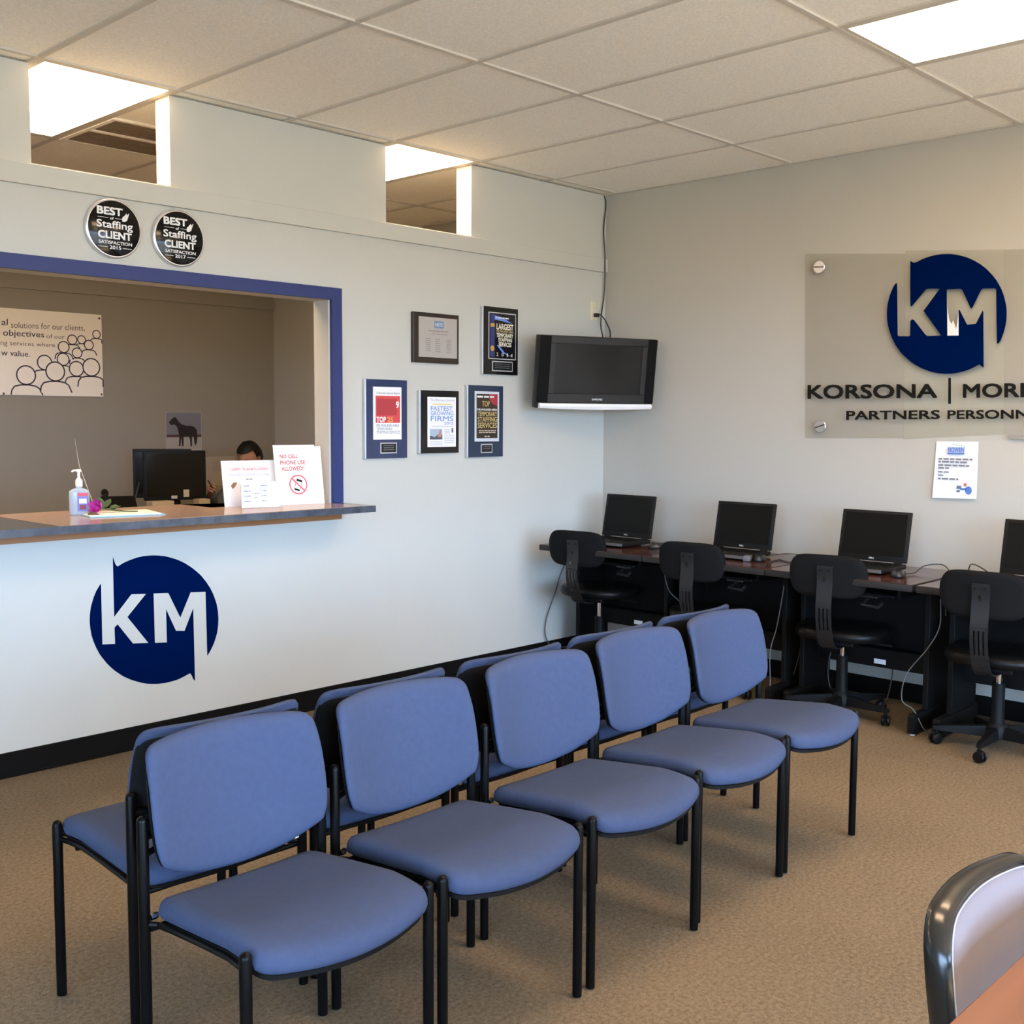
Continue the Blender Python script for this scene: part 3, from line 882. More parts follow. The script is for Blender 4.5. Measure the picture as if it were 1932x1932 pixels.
# top temporary staffing services
t, w, h = plaque('slate blue plaque with brown and gold cover, lower row beside the television', -1.226, -0.946, 1.251, 1.656, SLATEBOARD, SILVER)
bm = bmesh.new(); add_box(bm, 0.048, 0.243, -0.0262, -0.0243, 0.088, 0.372)
s = obj('silver_border', bm, mat('pale_mount', (0.6, 0.63, 0.68), 0.3), t)
bm = bmesh.new(); add_box(bm, 0.062, 0.230, -0.0272, -0.0264, 0.106, 0.358)
s = obj('cover_sheet', bm, mat('brown_cover', (0.035, 0.022, 0.014), 0.2), t)
lettering('cover_text', [('TOP', (0.105, 0.165, 0.286, 0.318)), ('TEMPORARY', (0.070, 0.225, 0.232, 0.258)), ('STAFFING', (0.070, 0.225, 0.200, 0.228)), ('SERVICES', (0.070, 0.225, 0.164, 0.196))], GOLDINK, s, -0.0278, 0.015)
lettering('cover_subtext', [('MILWAUKEE-AREA', (0.066, 0.226, 0.264, 0.275))], WHITEINK, s, -0.0278, 0.02)
flat('cover_print', blurred_lines([(0.08, 0.218, 0.150, 0.006), (0.08, 0.218, 0.139, 0.006), (0.125, 0.165, 0.117, 0.007)], rnd), mat('tan_print', (0.5, 0.42, 0.32), 0.6), s, -0.0278)
flat('red_corner', [[(0.16, 0.358), (0.230, 0.358), (0.230, 0.29), (0.19, 0.30), (0.165, 0.325)]], mat('crimson_print', (0.35, 0.03, 0.04), 0.5), s, -0.0276)
flat('masthead', blurred_lines([(0.066, 0.20, 0.342, 0.010)], rnd), WHITEINK, s, -0.0279)
nameplate(t, 0.098, 0.190, 0.022, 0.074)

# ------------------------------------------------------------------ television in the corner
tv = thing('television', 'black flat television with silver bar mounted in the room corner', 'television', (-0.445, -0.315, 1.735), R(-18.5), tilt=R(7))
TVB = mat('tv_black', (0.010, 0.010, 0.010), 0.4, spec=0.4)
bm = bmesh.new()
q = [(-0.405, -0.205), (0.405, -0.205), (0.405, 0.215), (-0.405, 0.215)]
add_box(bm, -0.405, 0.405, 0.0, 0.052, -0.205, 0.215, 0.006, 2)
add_box(bm, -0.32, 0.32, 0.0521, 0.085, -0.15, 0.15, 0.012, 2)
obj('cabinet', bm, TVB, tv)
bm = bmesh.new()
for a, b, c, d in ((-0.335, 0.335, 0.172, 0.213), (-0.335, 0.335, -0.170, -0.118), (-0.335, -0.300, -0.1175, 0.1715), (0.300, 0.335, -0.1175, 0.1715)):
    add_box(bm, a, b, -0.012, -0.0005, c, d, 0.002, 1)
obj('bezel', bm, mat('tv_bezel', (0.013, 0.0125, 0.012), 0.4), tv)
for s_ in (-1, 1):
    bm = bmesh.new(); add_box(bm, min(s_ * 0.3355, s_ * 0.403), max(s_ * 0.3355, s_ * 0.403), -0.010, -0.0005, -0.170, 0.213, 0.003, 1)
    obj('speaker_strip', bm, BLKMATTE, tv)
bm = bmesh.new(); add_box(bm, -0.2995, 0.2995, -0.006, -0.001, -0.117, 0.171)
obj('screen', bm, mat('tv_screen', (0.006, 0.006, 0.0065), 0.2, spec=0.5), tv, 0)
bm = bmesh.new()
n = 20
ring = []
for k in range(n + 1):
    x = -0.39 + 0.78 * k / n
    d = 0.010 * (1 - (x / 0.39) ** 2)
    ring.append([bm.verts.new(v) for v in ((x, -0.016 - d, -0.175), (x, -0.022 - d, -0.190), (x, -0.016 - d, -0.203 - d * 0.6), (x, 0.004, -0.206), (x, 0.004, -0.175))])
for a, b in zip(ring, ring[1:]):
    for k in range(5):
        bm.faces.new((a[k], a[(k + 1) % 5], b[(k + 1) % 5], b[k]))
bm.faces.new(ring[0][::-1]); bm.faces.new(ring[-1])
o = obj('trim_bar', bm, mat('bright_silver', (0.92, 0.92, 0.92), 0.4, 0.1), tv); o['label'] = 'silver bar along the bottom edge'
lettering('maker_mark', [('SAMSUNG', (-0.036, 0.036, -0.155, -0.144))], WHITEINK, tv, -0.0125, 0.02)
bm = bmesh.new(); add_box(bm, -0.1, 0.1, 0.0855, 0.1, -0.1, 0.1); add_tube(bm, [(0, 0.1, 0), (0.10, 0.20, 0.0)], 0.02)
obj('wall_bracket', bm, BLKMETAL, tv)

# wall outlet, cords at the corner
t = thing('wall_outlet', 'cream wall outlet plate above the television', 'outlet', (-0.115, 0, 2.148))
bm = bmesh.new(); add_box(bm, -0.036, 0.036, -0.006, -0.0005, -0.058, 0.058, 0.003, 2)
obj('cover_plate', bm, mat('ivory_plate', (0.70, 0.66, 0.50), 0.4), t)
for z in (0.026, -0.026):
    bm = bmesh.new(); add_box(bm, -0.016, 0.016, -0.008, -0.0062, z - 0.014, z + 0.014, 0.003, 2)
    obj('socket', bm, CREAM, t)
CORD = mat('dark_cord', (0.035, 0.033, 0.028), 0.5)
GCORD = mat('grey_cord', (0.06, 0.06, 0.055), 0.5)
bm = bmesh.new()
add_tube(bm, smooth_path([(-0.030, -0.008, 2.868), (-0.019, -0.012, 2.83), (-0.023, -0.012, 2.77), (-0.037, -0.012, 2.65), (-0.039, -0.026, 2.505), (-0.036, -0.026, 2.38), (-0.030, -0.014, 2.24), (-0.054, -0.02, 2.157), (-0.089, -0.04, 2.055), (-0.14, -0.10, 1.96), (-0.30, -0.20, 1.84)]), 0.004, 8)
attach(obj('antenna_cable', bm, CORD), tv)
bm = bmesh.new()
add_box(bm, -0.127, -0.090, -0.034, -0.0085, 2.108, 2.132, 0.006, 2)
add_tube(bm, smooth_path([(-0.095, -0.022, 2.124), (-0.079, -0.03, 2.124), (-0.055, -0.05, 2.085), (-0.055, -0.09, 2.0), (-0.16, -0.14, 1.88), (-0.3, -0.2, 1.80)]), 0.004, 8)
attach(obj('power_cord', bm, mat('plug_black', (0.01, 0.01, 0.01), 0.4)), tv)

# ------------------------------------------------------------------ blue waiting chairs (front is local -Y)
def make_waiting_chair():
    t = thing('waiting_chair', 'x', 'chair')
    # seat
    half = [(0.10, 0.206), (0.165, 0.204), (0.195, 0.196), (0.207, 0.172), (0.211, 0.11), (0.214, 0.02), (0.217, -0.08), (0.2185, -0.165), (0.217, -0.203), (0.200, -0.227), (0.16, -0.242), (0.09, -0.258)]
    ol = closed_spline([(0, 0.207)] + [(-x, y) for x, y in half] + [(0, -0.265)] + half[::-1], 4)

    def seat_shape(x, y, h):
        k = max(0.0, min(1.0, (-y - 0.10) / 0.17))
        drop = 0.024 * k * k + 0.032 * max(0.0, (y + 0.10) / 0.31)
        lift = 0.006 * (x / 0.2) ** 2
        return Vector((x, y, 0.432 + h - drop + lift))
    bm = bmesh.new()
    add_cushion(bm, ol, [(0.030, -0.019), (0.012, -0.018), (0.003, -0.013), (0.0, -0.004), (0.0005, 0.006), (0.004, 0.016), (0.011, 0.024), (0.024, 0.029), (0.05, 0.032)], seat_shape)
    obj('seat', bm, FABRIC, t, 60)
    bm = bmesh.new()
    add_cushion(bm, [(x * 0.955, y * 0.95 - 0.002) for x, y in ol], [(0.02, -0.034), (0.0, -0.031), (0.0, -0.0205)], seat_shape)
    obj('seat_pan', bm, BLKPLASTIC, t, 50)
    # backrest: outline in (x, z)
    ol = closed_spline([(0, 0.774), (-0.11, 0.772), (-0.182, 0.768), (-0.209, 0.757), (-0.2195, 0.728), (-0.224, 0.65), (-0.223, 0.575), (-0.214, 0.530), (-0.194, 0.506), (-0.11, 0.469), (0, 0.455),
                        (0.11, 0.469), (0.194, 0.506), (0.214, 0.530), (0.223, 0.575), (0.224, 0.65), (0.2195, 0.728), (0.209, 0.757), (0.182, 0.768), (0.11, 0.772)], 4)

    def back_shape(x, z, h):
        y = 0.131 + (z - 0.5) * 0.19 + 0.058 * (1 - (x / 0.22) ** 2)
        k = max(0.0, min(1.0, (z - 0.68) / 0.07))
        return Vector((x, y + h * (1 + 0.75 * k), z))

    def shell_shape(x, z, h):
        zz = z if z < 0.66 else 0.66 + (z - 0.66) * 0.86
        y = 0.131 + (zz - 0.5) * 0.19 + 0.058 * (1 - (x / 0.22) ** 2)
        return Vector((x, y + h, zz))
    bm = bmesh.new()
    add_cushion(bm, ol, [(0.045, 0.0), (0.022, 0.001), (0.009, 0.004), (0.002, 0.009), (0.0, 0.014), (0.004, 0.019), (0.02, 0.0195)], back_shape)
    obj('backrest', bm, FABRIC, t, 60)
    bm = bmesh.new()
    add_cushion(bm, ol, [(0.004, 0.0200), (0.0, 0.022), (0.001, 0.028), (0.010, 0.034), (0.04, 0.036)], shell_shape)
    o = obj('back_shell', bm, BLKMATTE, t, 50); o['label'] = 'black rear shell of the backrest'
    for s in (-1, 1):
        x = s * 0.232
        bm = bmesh.new(); add_tube(bm, [(x, -0.195, 0.004), (x, -0.195, 0.2), (x, -0.195, 0.446)], 0.0125, 12, dome=True)
        obj('leg', bm, BLKMETAL, t)
        bm = bmesh.new(); add_tube(bm, [(x, 0.195, 0.004), (x, 0.195, 0.3), (x, 0.195, 0.612)], 0.0125, 12, dome=True)
        obj('leg', bm, BLKMETAL, t)
        bm = bmesh.new()
        add_tube(bm, [(x, -0.195, 0.412), (s * 0.212, -0.165, 0.404), (s * 0.209, -0.1, 0.406), (s * 0.207, 0.0, 0.398), (s * 0.205, 0.12, 0.386), (s * 0.210, 0.175, 0.383), (x, 0.195, 0.386)], 0.007, 8)
        add_tube(bm, [(x, -0.195, 0.428), (s * 0.205, -0.188, 0.418)], 0.009, 8)
        obj('side_rail', bm, BLKMETAL, t)
        bm = bmesh.new()
        add_tube(bm, [(x, 0.195, 0.575), (s * 0.200, 0.207, 0.575)], 0.009, 8)
        add_tube(bm, [(x, 0.195, 0.535), (s * 0.195, 0.20, 0.545)], 0.007, 8)
        obj('back_bracket', bm, BLKMETAL, t)
    bm = bmesh.new(); add_tube(bm, [(-0.222, 0.185, 0.376), (0.222, 0.185, 0.376)], 0.007, 8)
    obj('crossbar', bm, BLKMETAL, t)
    bm = bmesh.new(); add_tube(bm, [(-0.205, -0.15, 0.390), (0.205, -0.15, 0.390)], 0.007, 8)
    obj('crossbar', bm, BLKMETAL, t)
    for s in (-1, 1):
        bm = bmesh.new(); add_tube(bm, [(s * 0.2195, 0.192, 0.398), (s * 0.207, 0.192, 0.399)], 0.008, 8, dome=True)
        obj('seat_bolt', bm, CHROME, t)
    return t


base_chair = make_waiting_chair()
FY = [-2.610, -2.610, -2.606, -2.582, -2.576]
BKY = [-2.060, -2.056, -2.048, -2.030, -2.016]
FX = [-4.247, -3.741, -3.220, -2.709, -2.207]
BX = [-4.190, -3.685, -3.177, -2.672, -2.170]
ORD = ['at the near end', 'second from the near end', 'in the middle', 'second from the far end', 'at the far end']
FEX = ['beside the viewer', '', '', '', 'nearest the task chairs']
for i in range(5):
    c = base_chair if i == 0 else copy_tree(base_chair)
    c.location = (FX[i], FY[i], 0)
    c['label'] = 'blue waiting chair %s of the row facing the viewer' % ORD[i]
    c['group'] = 'row of blue chairs facing the room'
    k = copy_tree(base_chair)
    k.location = (BX[i], BKY[i], 0)
    k.rotation_euler = (0, 0, math.pi)
    k['label'] = 'blue waiting chair %s of the row facing the wall' % ORD[i]
    k['group'] = 'row of blue chairs facing the reception wall'

# ------------------------------------------------------------------ computer desks (front is local -Y, along the right wall)
def make_desk():
    t = thing('computer_desk', 'x', 'desk')
    w = 0.377
    bm = bmesh.new(); add_box(bm, -w, w, -0.315, 0.315, 0.699, 0.7305, 0.004, 2)
    obj('desktop', bm, DESKEDGE, t)
    bm = bmesh.new(); add_box(bm, -w + 0.004, w - 0.004, -0.311, 0.311, 0.7307, 0.7322)
    o = obj('top_veneer', bm, MAHOG, t, 0); o['label'] = 'reddish mahogany laminate surface'
    for s in (-1, 1):
        x = s * (w - 0.05)
        bm = bmesh.new(); add_box(bm, x - 0.0125, x + 0.0125, -0.02, 0.26, 0.10, 0.698, 0.002, 1)
        obj('end_panel', bm, DESKBLK, t)
        bm = bmesh.new()
        pr = [(-0.165, 0.012), (-0.165, 0.085), (-0.155, 0.100), (0.29, 0.100), (0.29, 0.012)]
        a = [bm.verts.new((x - 0.016, y, z)) for y, z in pr]; b = [bm.verts.new((x + 0.016, y, z)) for y, z in pr]
        bm.faces.new(a); bm.faces.new(b[::-1])
        for i in range(5):
            bm.faces.new((a[i], b[i], b[(i + 1) % 5], a[(i + 1) % 5]))
        f = obj('base_runner', bm, DESKBLK, t, 0)
        bm = bmesh.new(); add_lathe(bm, [(0.012, 0.001), (0.012, 0.006), (0.005, 0.007), (0.005, 0.012)], 12, Matrix.Translation((x, -0.145, 0)))
        g = obj('foot_glide', bm, mat('white_glide', (0.7, 0.7, 0.7), 0.4), f)
    bm = bmesh.new(); add_box(bm, -w + 0.063, w - 0.063, 0.205, 0.222, 0.315, 0.698, 0.002, 1)
    obj('modesty_panel', bm, DESKBLK, t)
    bm = bmesh.new(); add_box(bm, -w + 0.063, w - 0.063, 0.12, 0.204, 0.315, 0.327); add_box(bm, -w + 0.063, w - 0.063, 0.12, 0.13, 0.235, 0.3145)
    o = obj('cable_tray', bm, DESKBLK, t, 0)
    bm = bmesh.new(); add_box(bm, 0.0, 0.062, 0.1185, 0.1195, 0.252, 0.276)
    o = obj('label_sticker', bm, WHITE, t, 0); o['label'] = 'small white label sticker'
    bm = bmesh.new(); add_box(bm, -0.24, 0.24, -0.20, 0.05, 0.640, 0.655, 0.004, 1)
    add_box(bm, -0.255, -0.241, -0.16, 0.1, 0.64, 0.698); add_box(bm, 0.241, 0.255, -0.16, 0.1, 0.64, 0.698)
    obj('keyboard_tray', bm, BLKPLASTIC, t)
    bm = bmesh.new(); add_tube(bm, [(0.02, 0.0, 0.60), (0.02, -0.07, 0.575), (0.12, -0.1, 0.575), (0.14, -0.1, 0.6)], 0.008, 8); add_box(bm, -0.03, 0.07, -0.02, 0.1, 0.60, 0.6395, 0.004, 1)
    obj('tray_lever', bm, mat('lever_metal', (0.05, 0.05, 0.05), 0.3, 0.6), t)
    return t


d0 = make_desk()
desks, laptops = [], []
DY = [-0.521, -1.280, -2.040, -2.812]
DL = ['mahogany topped black computer desk in the corner under the television', 'mahogany topped black computer desk second from the room corner',
      'mahogany topped black computer desk with a mouse, third from the room corner', 'mahogany topped black computer desk farthest from the room corner']
for i in range(4):
    c = d0 if i == 0 else copy_tree(d0)
    c.location = (-0.448, DY[i], 0); c.rotation_euler = (0, 0, R(-90))
    c['label'] = DL[i]; c['group'] = 'row of computer desks'
    desks.append(c)

# ------------------------------------------------------------------ laptops
def make_laptop():
    t = thing('laptop', 'x', 'laptop')
    LB = mat('laptop_black', (0.008, 0.008, 0.0075), 0.5, spec=0.2)
    LS = mat('laptop_silver_edge', (0.20, 0.20, 0.20), 0.4, 0.5)
    bm = bmesh.new(); add_box(bm, -0.182, 0.182, -0.135, 0.135, 0.006, 0.030, 0.006, 2)
    obj('base', bm, LB, t)
    bm = bmesh.new(); add_box(bm, -0.180, 0.180, -0.1375, -0.1355, 0.010, 0.026, 0.0008, 1)
    o = obj('front_edge', bm, LS, t); o['label'] = 'silver front edge'
    bm = bmesh.new()
    for r in range(5):
        for k in range(14):
            add_box(bm, -0.150 + k * 0.0215, -0.150 + k * 0.0215 + 0.018, 0.075 - r * 0.021, 0.075 - r * 0.021 + 0.017, 0.0301, 0.033)
    obj('keyboard', bm, BLKPLASTIC, t, 0)
    bm = bmesh.new(); add_box(bm, -0.04, 0.04, -0.105, -0.06, 0.0301, 0.0307)
    obj('touchpad', bm, mat('touchpad_grey', (0.03, 0.03, 0.03), 0.3), t, 0)
    # lid tilted back about the hinge
    Mx = Matrix.Translation((0, 0.128, 0.030)) @ Matrix.Rotation(R(-11), 4, 'X')

    def lid_box(name, a, m, bev=0.0, parent=t):
        bm = bmesh.new(); add_box(bm, *a, bev)
        bm.transform(Mx)
        return obj(name, bm, m, parent)
    lid = lid_box('lid', (-0.184, 0.184, -0.004, 0.010, 0.004, 0.258), LB, 0.004)
    lid_box('screen', (-0.166, 0.166, -0.0048, -0.0042, 0.032, 0.244), LAPSCREEN, 0, lid)
    bm = bmesh.new(); add_text(bm, 'DELL', (-0.013, 0.015, 0.0135, 0.0215), -0.0049, 0.03)
    bm.transform(Mx)
    o = obj('maker_mark', bm, WHITEINK, lid, 0)
    bm = bmesh.new()
    for s in (-1, 1):
        add_tube(bm, [(s * 0.14 - 0.02, 0.128, 0.033), (s * 0.14 + 0.02, 0.128, 0.033)], 0.006, 10)
    obj('hinge', bm, LB, t)
    return t


l0 = make_laptop()
LY = [-0.436, -1.241, -2.000, -2.815]
LL = ['open black laptop on the corner desk beneath the television', 'open black laptop on the second desk from the corner',
      'open black laptop beside a mouse, on the third desk from the corner', 'open black laptop on the desk farthest from the corner']
for i in range(4):
    c = l0 if i == 0 else copy_tree(l0)
    c.location = (-0.44, LY[i], 0.7324); c.rotation_euler = (0, 0, R(-90))
    c['label'] = LL[i]; c['group'] = 'laptops on the computer desks'
    laptops.append(c)


def make_mouse():
    t = thing('computer_mouse', 'x', 'mouse')
    bm = bmesh.new()
    ol = [(0.032 * math.cos(2 * math.pi * k / 24), 0.055 * math.sin(2 * math.pi * k / 24)) for k in range(24)]
    add_cushion(bm, ol, [(0.004, 0.0008), (0.0, 0.006), (0.001, 0.014), (0.006, 0.024), (0.014, 0.031)], lambda x, y, h: Vector((x, y, h + (0.003 * (1 - (y / 0.055) ** 2) if h > 0.01 else 0))))
    obj('shell', bm, mat('mouse_black', (0.015, 0.016, 0.018), 0.3), t, 60)
    bm = bmesh.new(); add_tube(bm, [(-0.004, -0.028, 0.0315), (0.004, -0.028, 0.0315)], 0.006, 10)
    obj('wheel', bm, BLKPLASTIC, t)
    return t


m0 = make_mouse()
m0.location = (-0.56, -2.255, 0.7325); m0.rotation_euler = (0, 0, R(-60)); m0['label'] = 'black computer mouse to the right of the laptop on the third desk'
c = copy_tree(m0); c.location = (-0.43, -0.76, 0.7325); c.rotation_euler = (0, 0, R(-110)); c['label'] = 'black computer mouse beside the laptop on the corner desk'
c = copy_tree(m0); c.location = (-0.50, -1.475, 0.7325); c.rotation_euler = (0, 0, R(-75)); c['label'] = 'black computer mouse beside the laptop on the second desk'


def cord(owner, pts, r=0.0030, m=CORD, name='cord'):
    bm = bmesh.new(); add_tube(bm, smooth_path(pts, 6), r, 7)
    return attach(obj(name, bm, m), owner)


Z = 0.7358
cord(laptops[0], [(-0.40, -0.62, Z), (-0.33, -0.70, Z), (-0.26, -0.80, Z + 0.018), (-0.25, -0.88, Z + 0.01), (-0.36, -0.90, Z), (-0.48, -0.87, Z), (-0.52, -0.80, Z)])
cord(laptops[1], [(-0.42, -1.42, Z), (-0.30, -1.50, Z + 0.02), (-0.24, -1.60, Z + 0.012), (-0.30, -1.68, Z), (-0.45, -1.62, Z), (-0.40, -1.53, Z), (-0.55, -1.56, Z)])
cord(m0, [(-0.53, -2.25, Z + 0.012), (-0.42, -2.27, Z + 0.004), (-0.30, -2.27, Z + 0.028), (-0.24, -2.33, Z + 0.034), (-0.33, -2.405, Z + 0.012), (-0.40, -2.418, 0.69), (-0.40, -2.425, 0.55)])
cord(laptops[3], [(-0.14, -2.40, 0.60), (-0.14, -2.42, Z + 0.003), (-0.20, -2.46, Z + 0.045), (-0.28, -2.54, Z + 0.04), (-0.34, -2.63, Z + 0.006)])
cord(desks[0], [(-0.345, -0.02, 0.64), (-0.382, -0.016, 0.573), (-0.435, -0.016, 0.488), (-0.493, -0.016, 0.362), (-0.550, -0.016, 0.254), (-0.566, -0.018, 0.173), (-0.548, -0.022, 0.11), (-0.50, -0.05, 0.02), (-0.42, -0.08, 0.005)], 0.0035, mat('blue_grey_cord', (0.07, 0.08, 0.09), 0.5))
cord(desks[1], [(-0.46, -1.60, 0.64), (-0.48, -1.60, 0.56), (-0.53, -1.60, 0.40), (-0.57, -1.59, 0.28), (-0.58, -1.60, 0.12), (-0.55, -1.58, 0.006), (-0.42, -1.55, 0.006)], 0.0026, mat('pale_cord', (0.13, 0.13, 0.12), 0.5))
cord(desks[2], [(-0.36, -1.70, 0.66), (-0.37, -1.70, 0.50), (-0.36, -1.66, 0.40), (-0.36, -1.64, 0.25), (-0.38, -1.62, 0.13)], 0.003, GCORD)
cord(desks[2], [(-0.42, -2.405, 0.63), (-0.43, -2.41, 0.50), (-0.50, -2.385, 0.40), (-0.57, -2.32, 0.28), (-0.59, -2.31, 0.16), (-0.57, -2.36, 0.115), (-0.56, -2.41, 0.03), (-0.50, -2.44, 0.006)], 0.0028, mat('taupe_cord', (0.10, 0.095, 0.085), 0.5))
cord(desks[2], [(-0.30, -2.12, 0.30), (-0.31, -2.13, 0.22), (-0.32, -2.12, 0.12), (-0.30, -2.08, 0.03), (-0.25, -2.0, 0.006)], 0.0035, CORD)
cord(desks[2], [(-0.30, -1.80, 0.31), (-0.34, -1.80, 0.24), (-0.33, -1.79, 0.16), (-0.36, -1.82, 0.10), (-0.36, -1.86, 0.04), (-0.40, -1.93, 0.006)], 0.003, GCORD)
cord(desks[0], [(-0.60, -0.93, 0.69), (-0.60, -0.94, 0.60), (-0.58, -0.96, 0.52), (-0.52, -1.0, 0.45), (-0.40, -1.02, 0.33)], 0.003, GCORD)
t = thing('power_adapter', 'small grey power adapter beside the laptop on the second desk', 'power adapter', (-0.55, -1.43, 0.7325), R(20))
bm = bmesh.new(); add_box(bm, -0.03, 0.03, -0.02, 0.02, 0.0005, 0.03, 0.006, 2)
obj('case', bm, mat('adapter_grey', (0.11, 0.11, 0.115), 0.5), t)
bm = bmesh.new(); add_tube(bm, [(0.03, 0, 0.015), (0.05, 0.0, 0.012), (0.07, 0.02, 0.006)], 0.004, 8)
obj('cord_stub', bm, CORD, t)

# ------------------------------------------------------------------ black task chairs (front is local -Y)
def make_task_chair(lift):
    t = thing('task_chair', 'x', 'chair')
    zs = 0.425 + lift
    ol = closed_spline([(0, 0.205), (-0.13, 0.19), (-0.205, 0.11), (-0.222, 0.0), (-0.21, -0.12), (-0.15, -0.205), (0, -0.225), (0.15, -0.205), (0.21, -0.12), (0.222, 0.0), (0.205, 0.11), (0.13, 0.19)], 5)
    bm = bmesh.new()
    add_cushion(bm, ol, [(0.05, -0.025), (0.012, -0.022), (0.0, -0.008), (0.0, 0.012), (0.008, 0.026), (0.03, 0.034), (0.06, 0.036)], lambda x, y, h: Vector((x, y, zs + h - (0.015 * max(0, -y / 0.22) ** 2))))
    obj('seat', bm, BLKVINYL, t, 60)
    ol = closed_spline([(0.0, 0.100), (-0.10, 0.098), (-0.152, 0.085), (-0.180, 0.045), (-0.185, -0.01), (-0.171, -0.065), (-0.134, -0.095), (-0.075, -0.102), (0, -0.103), (0.075, -0.102), (0.134, -0.095), (0.171, -0.065), (0.185, -0.01), (0.180, 0.045), (0.152, 0.085), (0.10, 0.098)], 5)

    def bk(x, z, h):
        return Vector((x, 0.262 + h + 0.10 * z - 0.65 * x * x, 0.735 + z))
    bm = bmesh.new()
    add_cushion(bm, ol, [(0.04, 0.0), (0.012, 0.004), (0.001, 0.015), (0.0, 0.026)], bk)
    obj('backrest', bm, BLKFABRIC, t, 60)
    bm = bmesh.new()
    add_cushion(bm, ol, [(0.0, 0.0265), (-0.002, 0.030), (0.0, 0.036), (0.01, 0.041), (0.03, 0.042)], bk)
    o = obj('back_shell', bm, BLKMATTE, t, 60); o['label'] = 'hard black rear shell of the backrest'
    # slotted support bar
    path = [(0.06, 0.375 + lift), (0.14, 0.372 + lift), (0.225, 0.385 + lift), (0.275, 0.425 + lift), (0.305, 0.48 + lift * 0.8), (0.322, 0.54 + lift * 0.6), (0.326, 0.60 + lift * 0.4), (0.318, 0.66), (0.314, 0.72), (0.320, 0.775), (0.321, 0.785)]
    P = [(v.y, v.z) for v in smooth_path([(0, a, b) for a, b in path], 4)]
    bm = bmesh.new()
    W2 = 0.037
    nd = len(P)
    for strip in ((-W2, -0.0225), (-0.0225, -0.0155), (-0.0155, -0.0035), (-0.0035, 0.0035), (0.0035, 0.0155), (0.0155, 0.0225), (0.0225, W2)):
        slot = abs(strip[1] - strip[0]) < 0.0075
        for i in range(nd - 1):
            if slot and 0.47 + lift * 0.8 < P[i][1] < 0.585 + lift * 0.5:
                continue
            (y0, z0), (y1, z1) = P[i], P[i + 1]
            d = Vector((y1 - y0, z1 - z0)).normalized(); nx, nz = d.y, -d.x
            th = 0.006
            v = [bm.verts.new(q) for q in ((strip[0], y0, z0), (strip[1], y0, z0), (strip[1], y1, z1), (strip[0], y1, z1),
                                           (strip[0], y0 + nx * th, z0 + nz * th), (strip[1], y0 + nx * th, z0 + nz * th), (strip[1], y1 + nx * th, z1 + nz * th), (strip[0], y1 + nx * th, z1 + nz * th))]
            for f in ((0, 1, 2, 3), (4, 7, 6, 5), (0, 4, 5, 1), (3, 2, 6, 7), (0, 3, 7, 4), (1, 5, 6, 2)):
                bm.faces.new([v[k] for k in f])
    bmesh.ops.remove_doubles(bm, verts=bm.verts[:], dist=0.0002)
    bar = obj('back_support', bm, mat('support_bar', (0.013, 0.013, 0.013), 0.36, spec=0.35), t, 30)
    for x, z in ((-0.02, 0.765), (0.02, 0.765), (0.0, 0.715)):
        bm = bmesh.new()
        add_lathe(bm, [(0.006, 0), (0.006, 0.004), (0.002, 0.005)], 10, Matrix.Translation((x, 0.3275 if z > 0.74 else 0.3225, z)) @ Matrix.Rotation(R(-90), 4, 'X'))
        obj('bolt', bm, INK, bar)
    bm = bmesh.new(); add_box(bm, -0.09, 0.09, -0.10, 0.14, 0.372 + lift, 0.398 + lift, 0.006, 1); add_tube(bm, [(-0.08, 0.0, 0.385 + lift), (-0.19, -0.02, 0.375 + lift), (-0.235, -0.02, 0.372 + lift)], 0.007, 8)
    obj('seat_mechanism', bm, BLKPLASTIC, t)
    bm = bmesh.new(); add_lathe(bm, [(0.014, 0.27), (0.014, 0.373 + lift)], 16)
    obj('gas_lift', bm, CHROME, t)
    bm = bmesh.new(); add_lathe(bm, [(0.034, 0.055), (0.034, 0.12), (0.029, 0.14), (0.027, 0.305)] , 20)
    obj('column_cover', bm, BLKPLASTIC, t)
    bm = bmesh.new(); add_lathe(bm, [(0.03, 0.052), (0.048, 0.056), (0.05, 0.10), (0.036, 0.122)], 20)
    hub = obj('base_hub', bm, BLKPLASTIC, t)
    for k in range(5):
        a = R(18 + 72 * k)
        Mz = Matrix.Rotation(a, 4, 'Z')
        bm = bmesh.new()
        pr = [(0.045, 0.022, 0.058, 0.108), (0.15, 0.018, 0.062, 0.097), (0.255, 0.014, 0.066, 0.086), (0.268, 0.010, 0.068, 0.083)]
        rings = []
        for r, hw, z0, z1 in pr:
            rings.append([bm.verts.new(Mz @ Vector(q)) for q in ((r, -hw, z0), (r, hw, z0), (r, hw * 0.75, z1), (r, -hw * 0.75, z1))])
        for p, q in zip(rings, rings[1:]):
            for j in range(4):
                bm.faces.new((p[j], p[(j + 1) % 4], q[(j + 1) % 4], q[j]))
        bm.faces.new(rings[0][::-1]); bm.faces.new(rings[-1])
        obj('base_arm', bm, BLKPLASTIC, t, 30)
        Mc = Matrix.Translation(Mz @ Vector((0.252, 0, 0))) @ Matrix.Rotation(a + R(35 + 40 * k), 4, 'Z')
        bm = bmesh.new()
        add_box(bm, -0.012, 0.02, -0.0045, 0.0045, 0.018, 0.056, 0.003, 1)
        add_tube(bm, [Mc.inverted() @ (Mz @ Vector((0.252, 0, 0.05))), Mc.inverted() @ (Mz @ Vector((0.252, 0, 0.072)))], 0.007, 8)
        bm.transform(Mc)
        cs = obj('caster', bm, BLKPLASTIC, t)
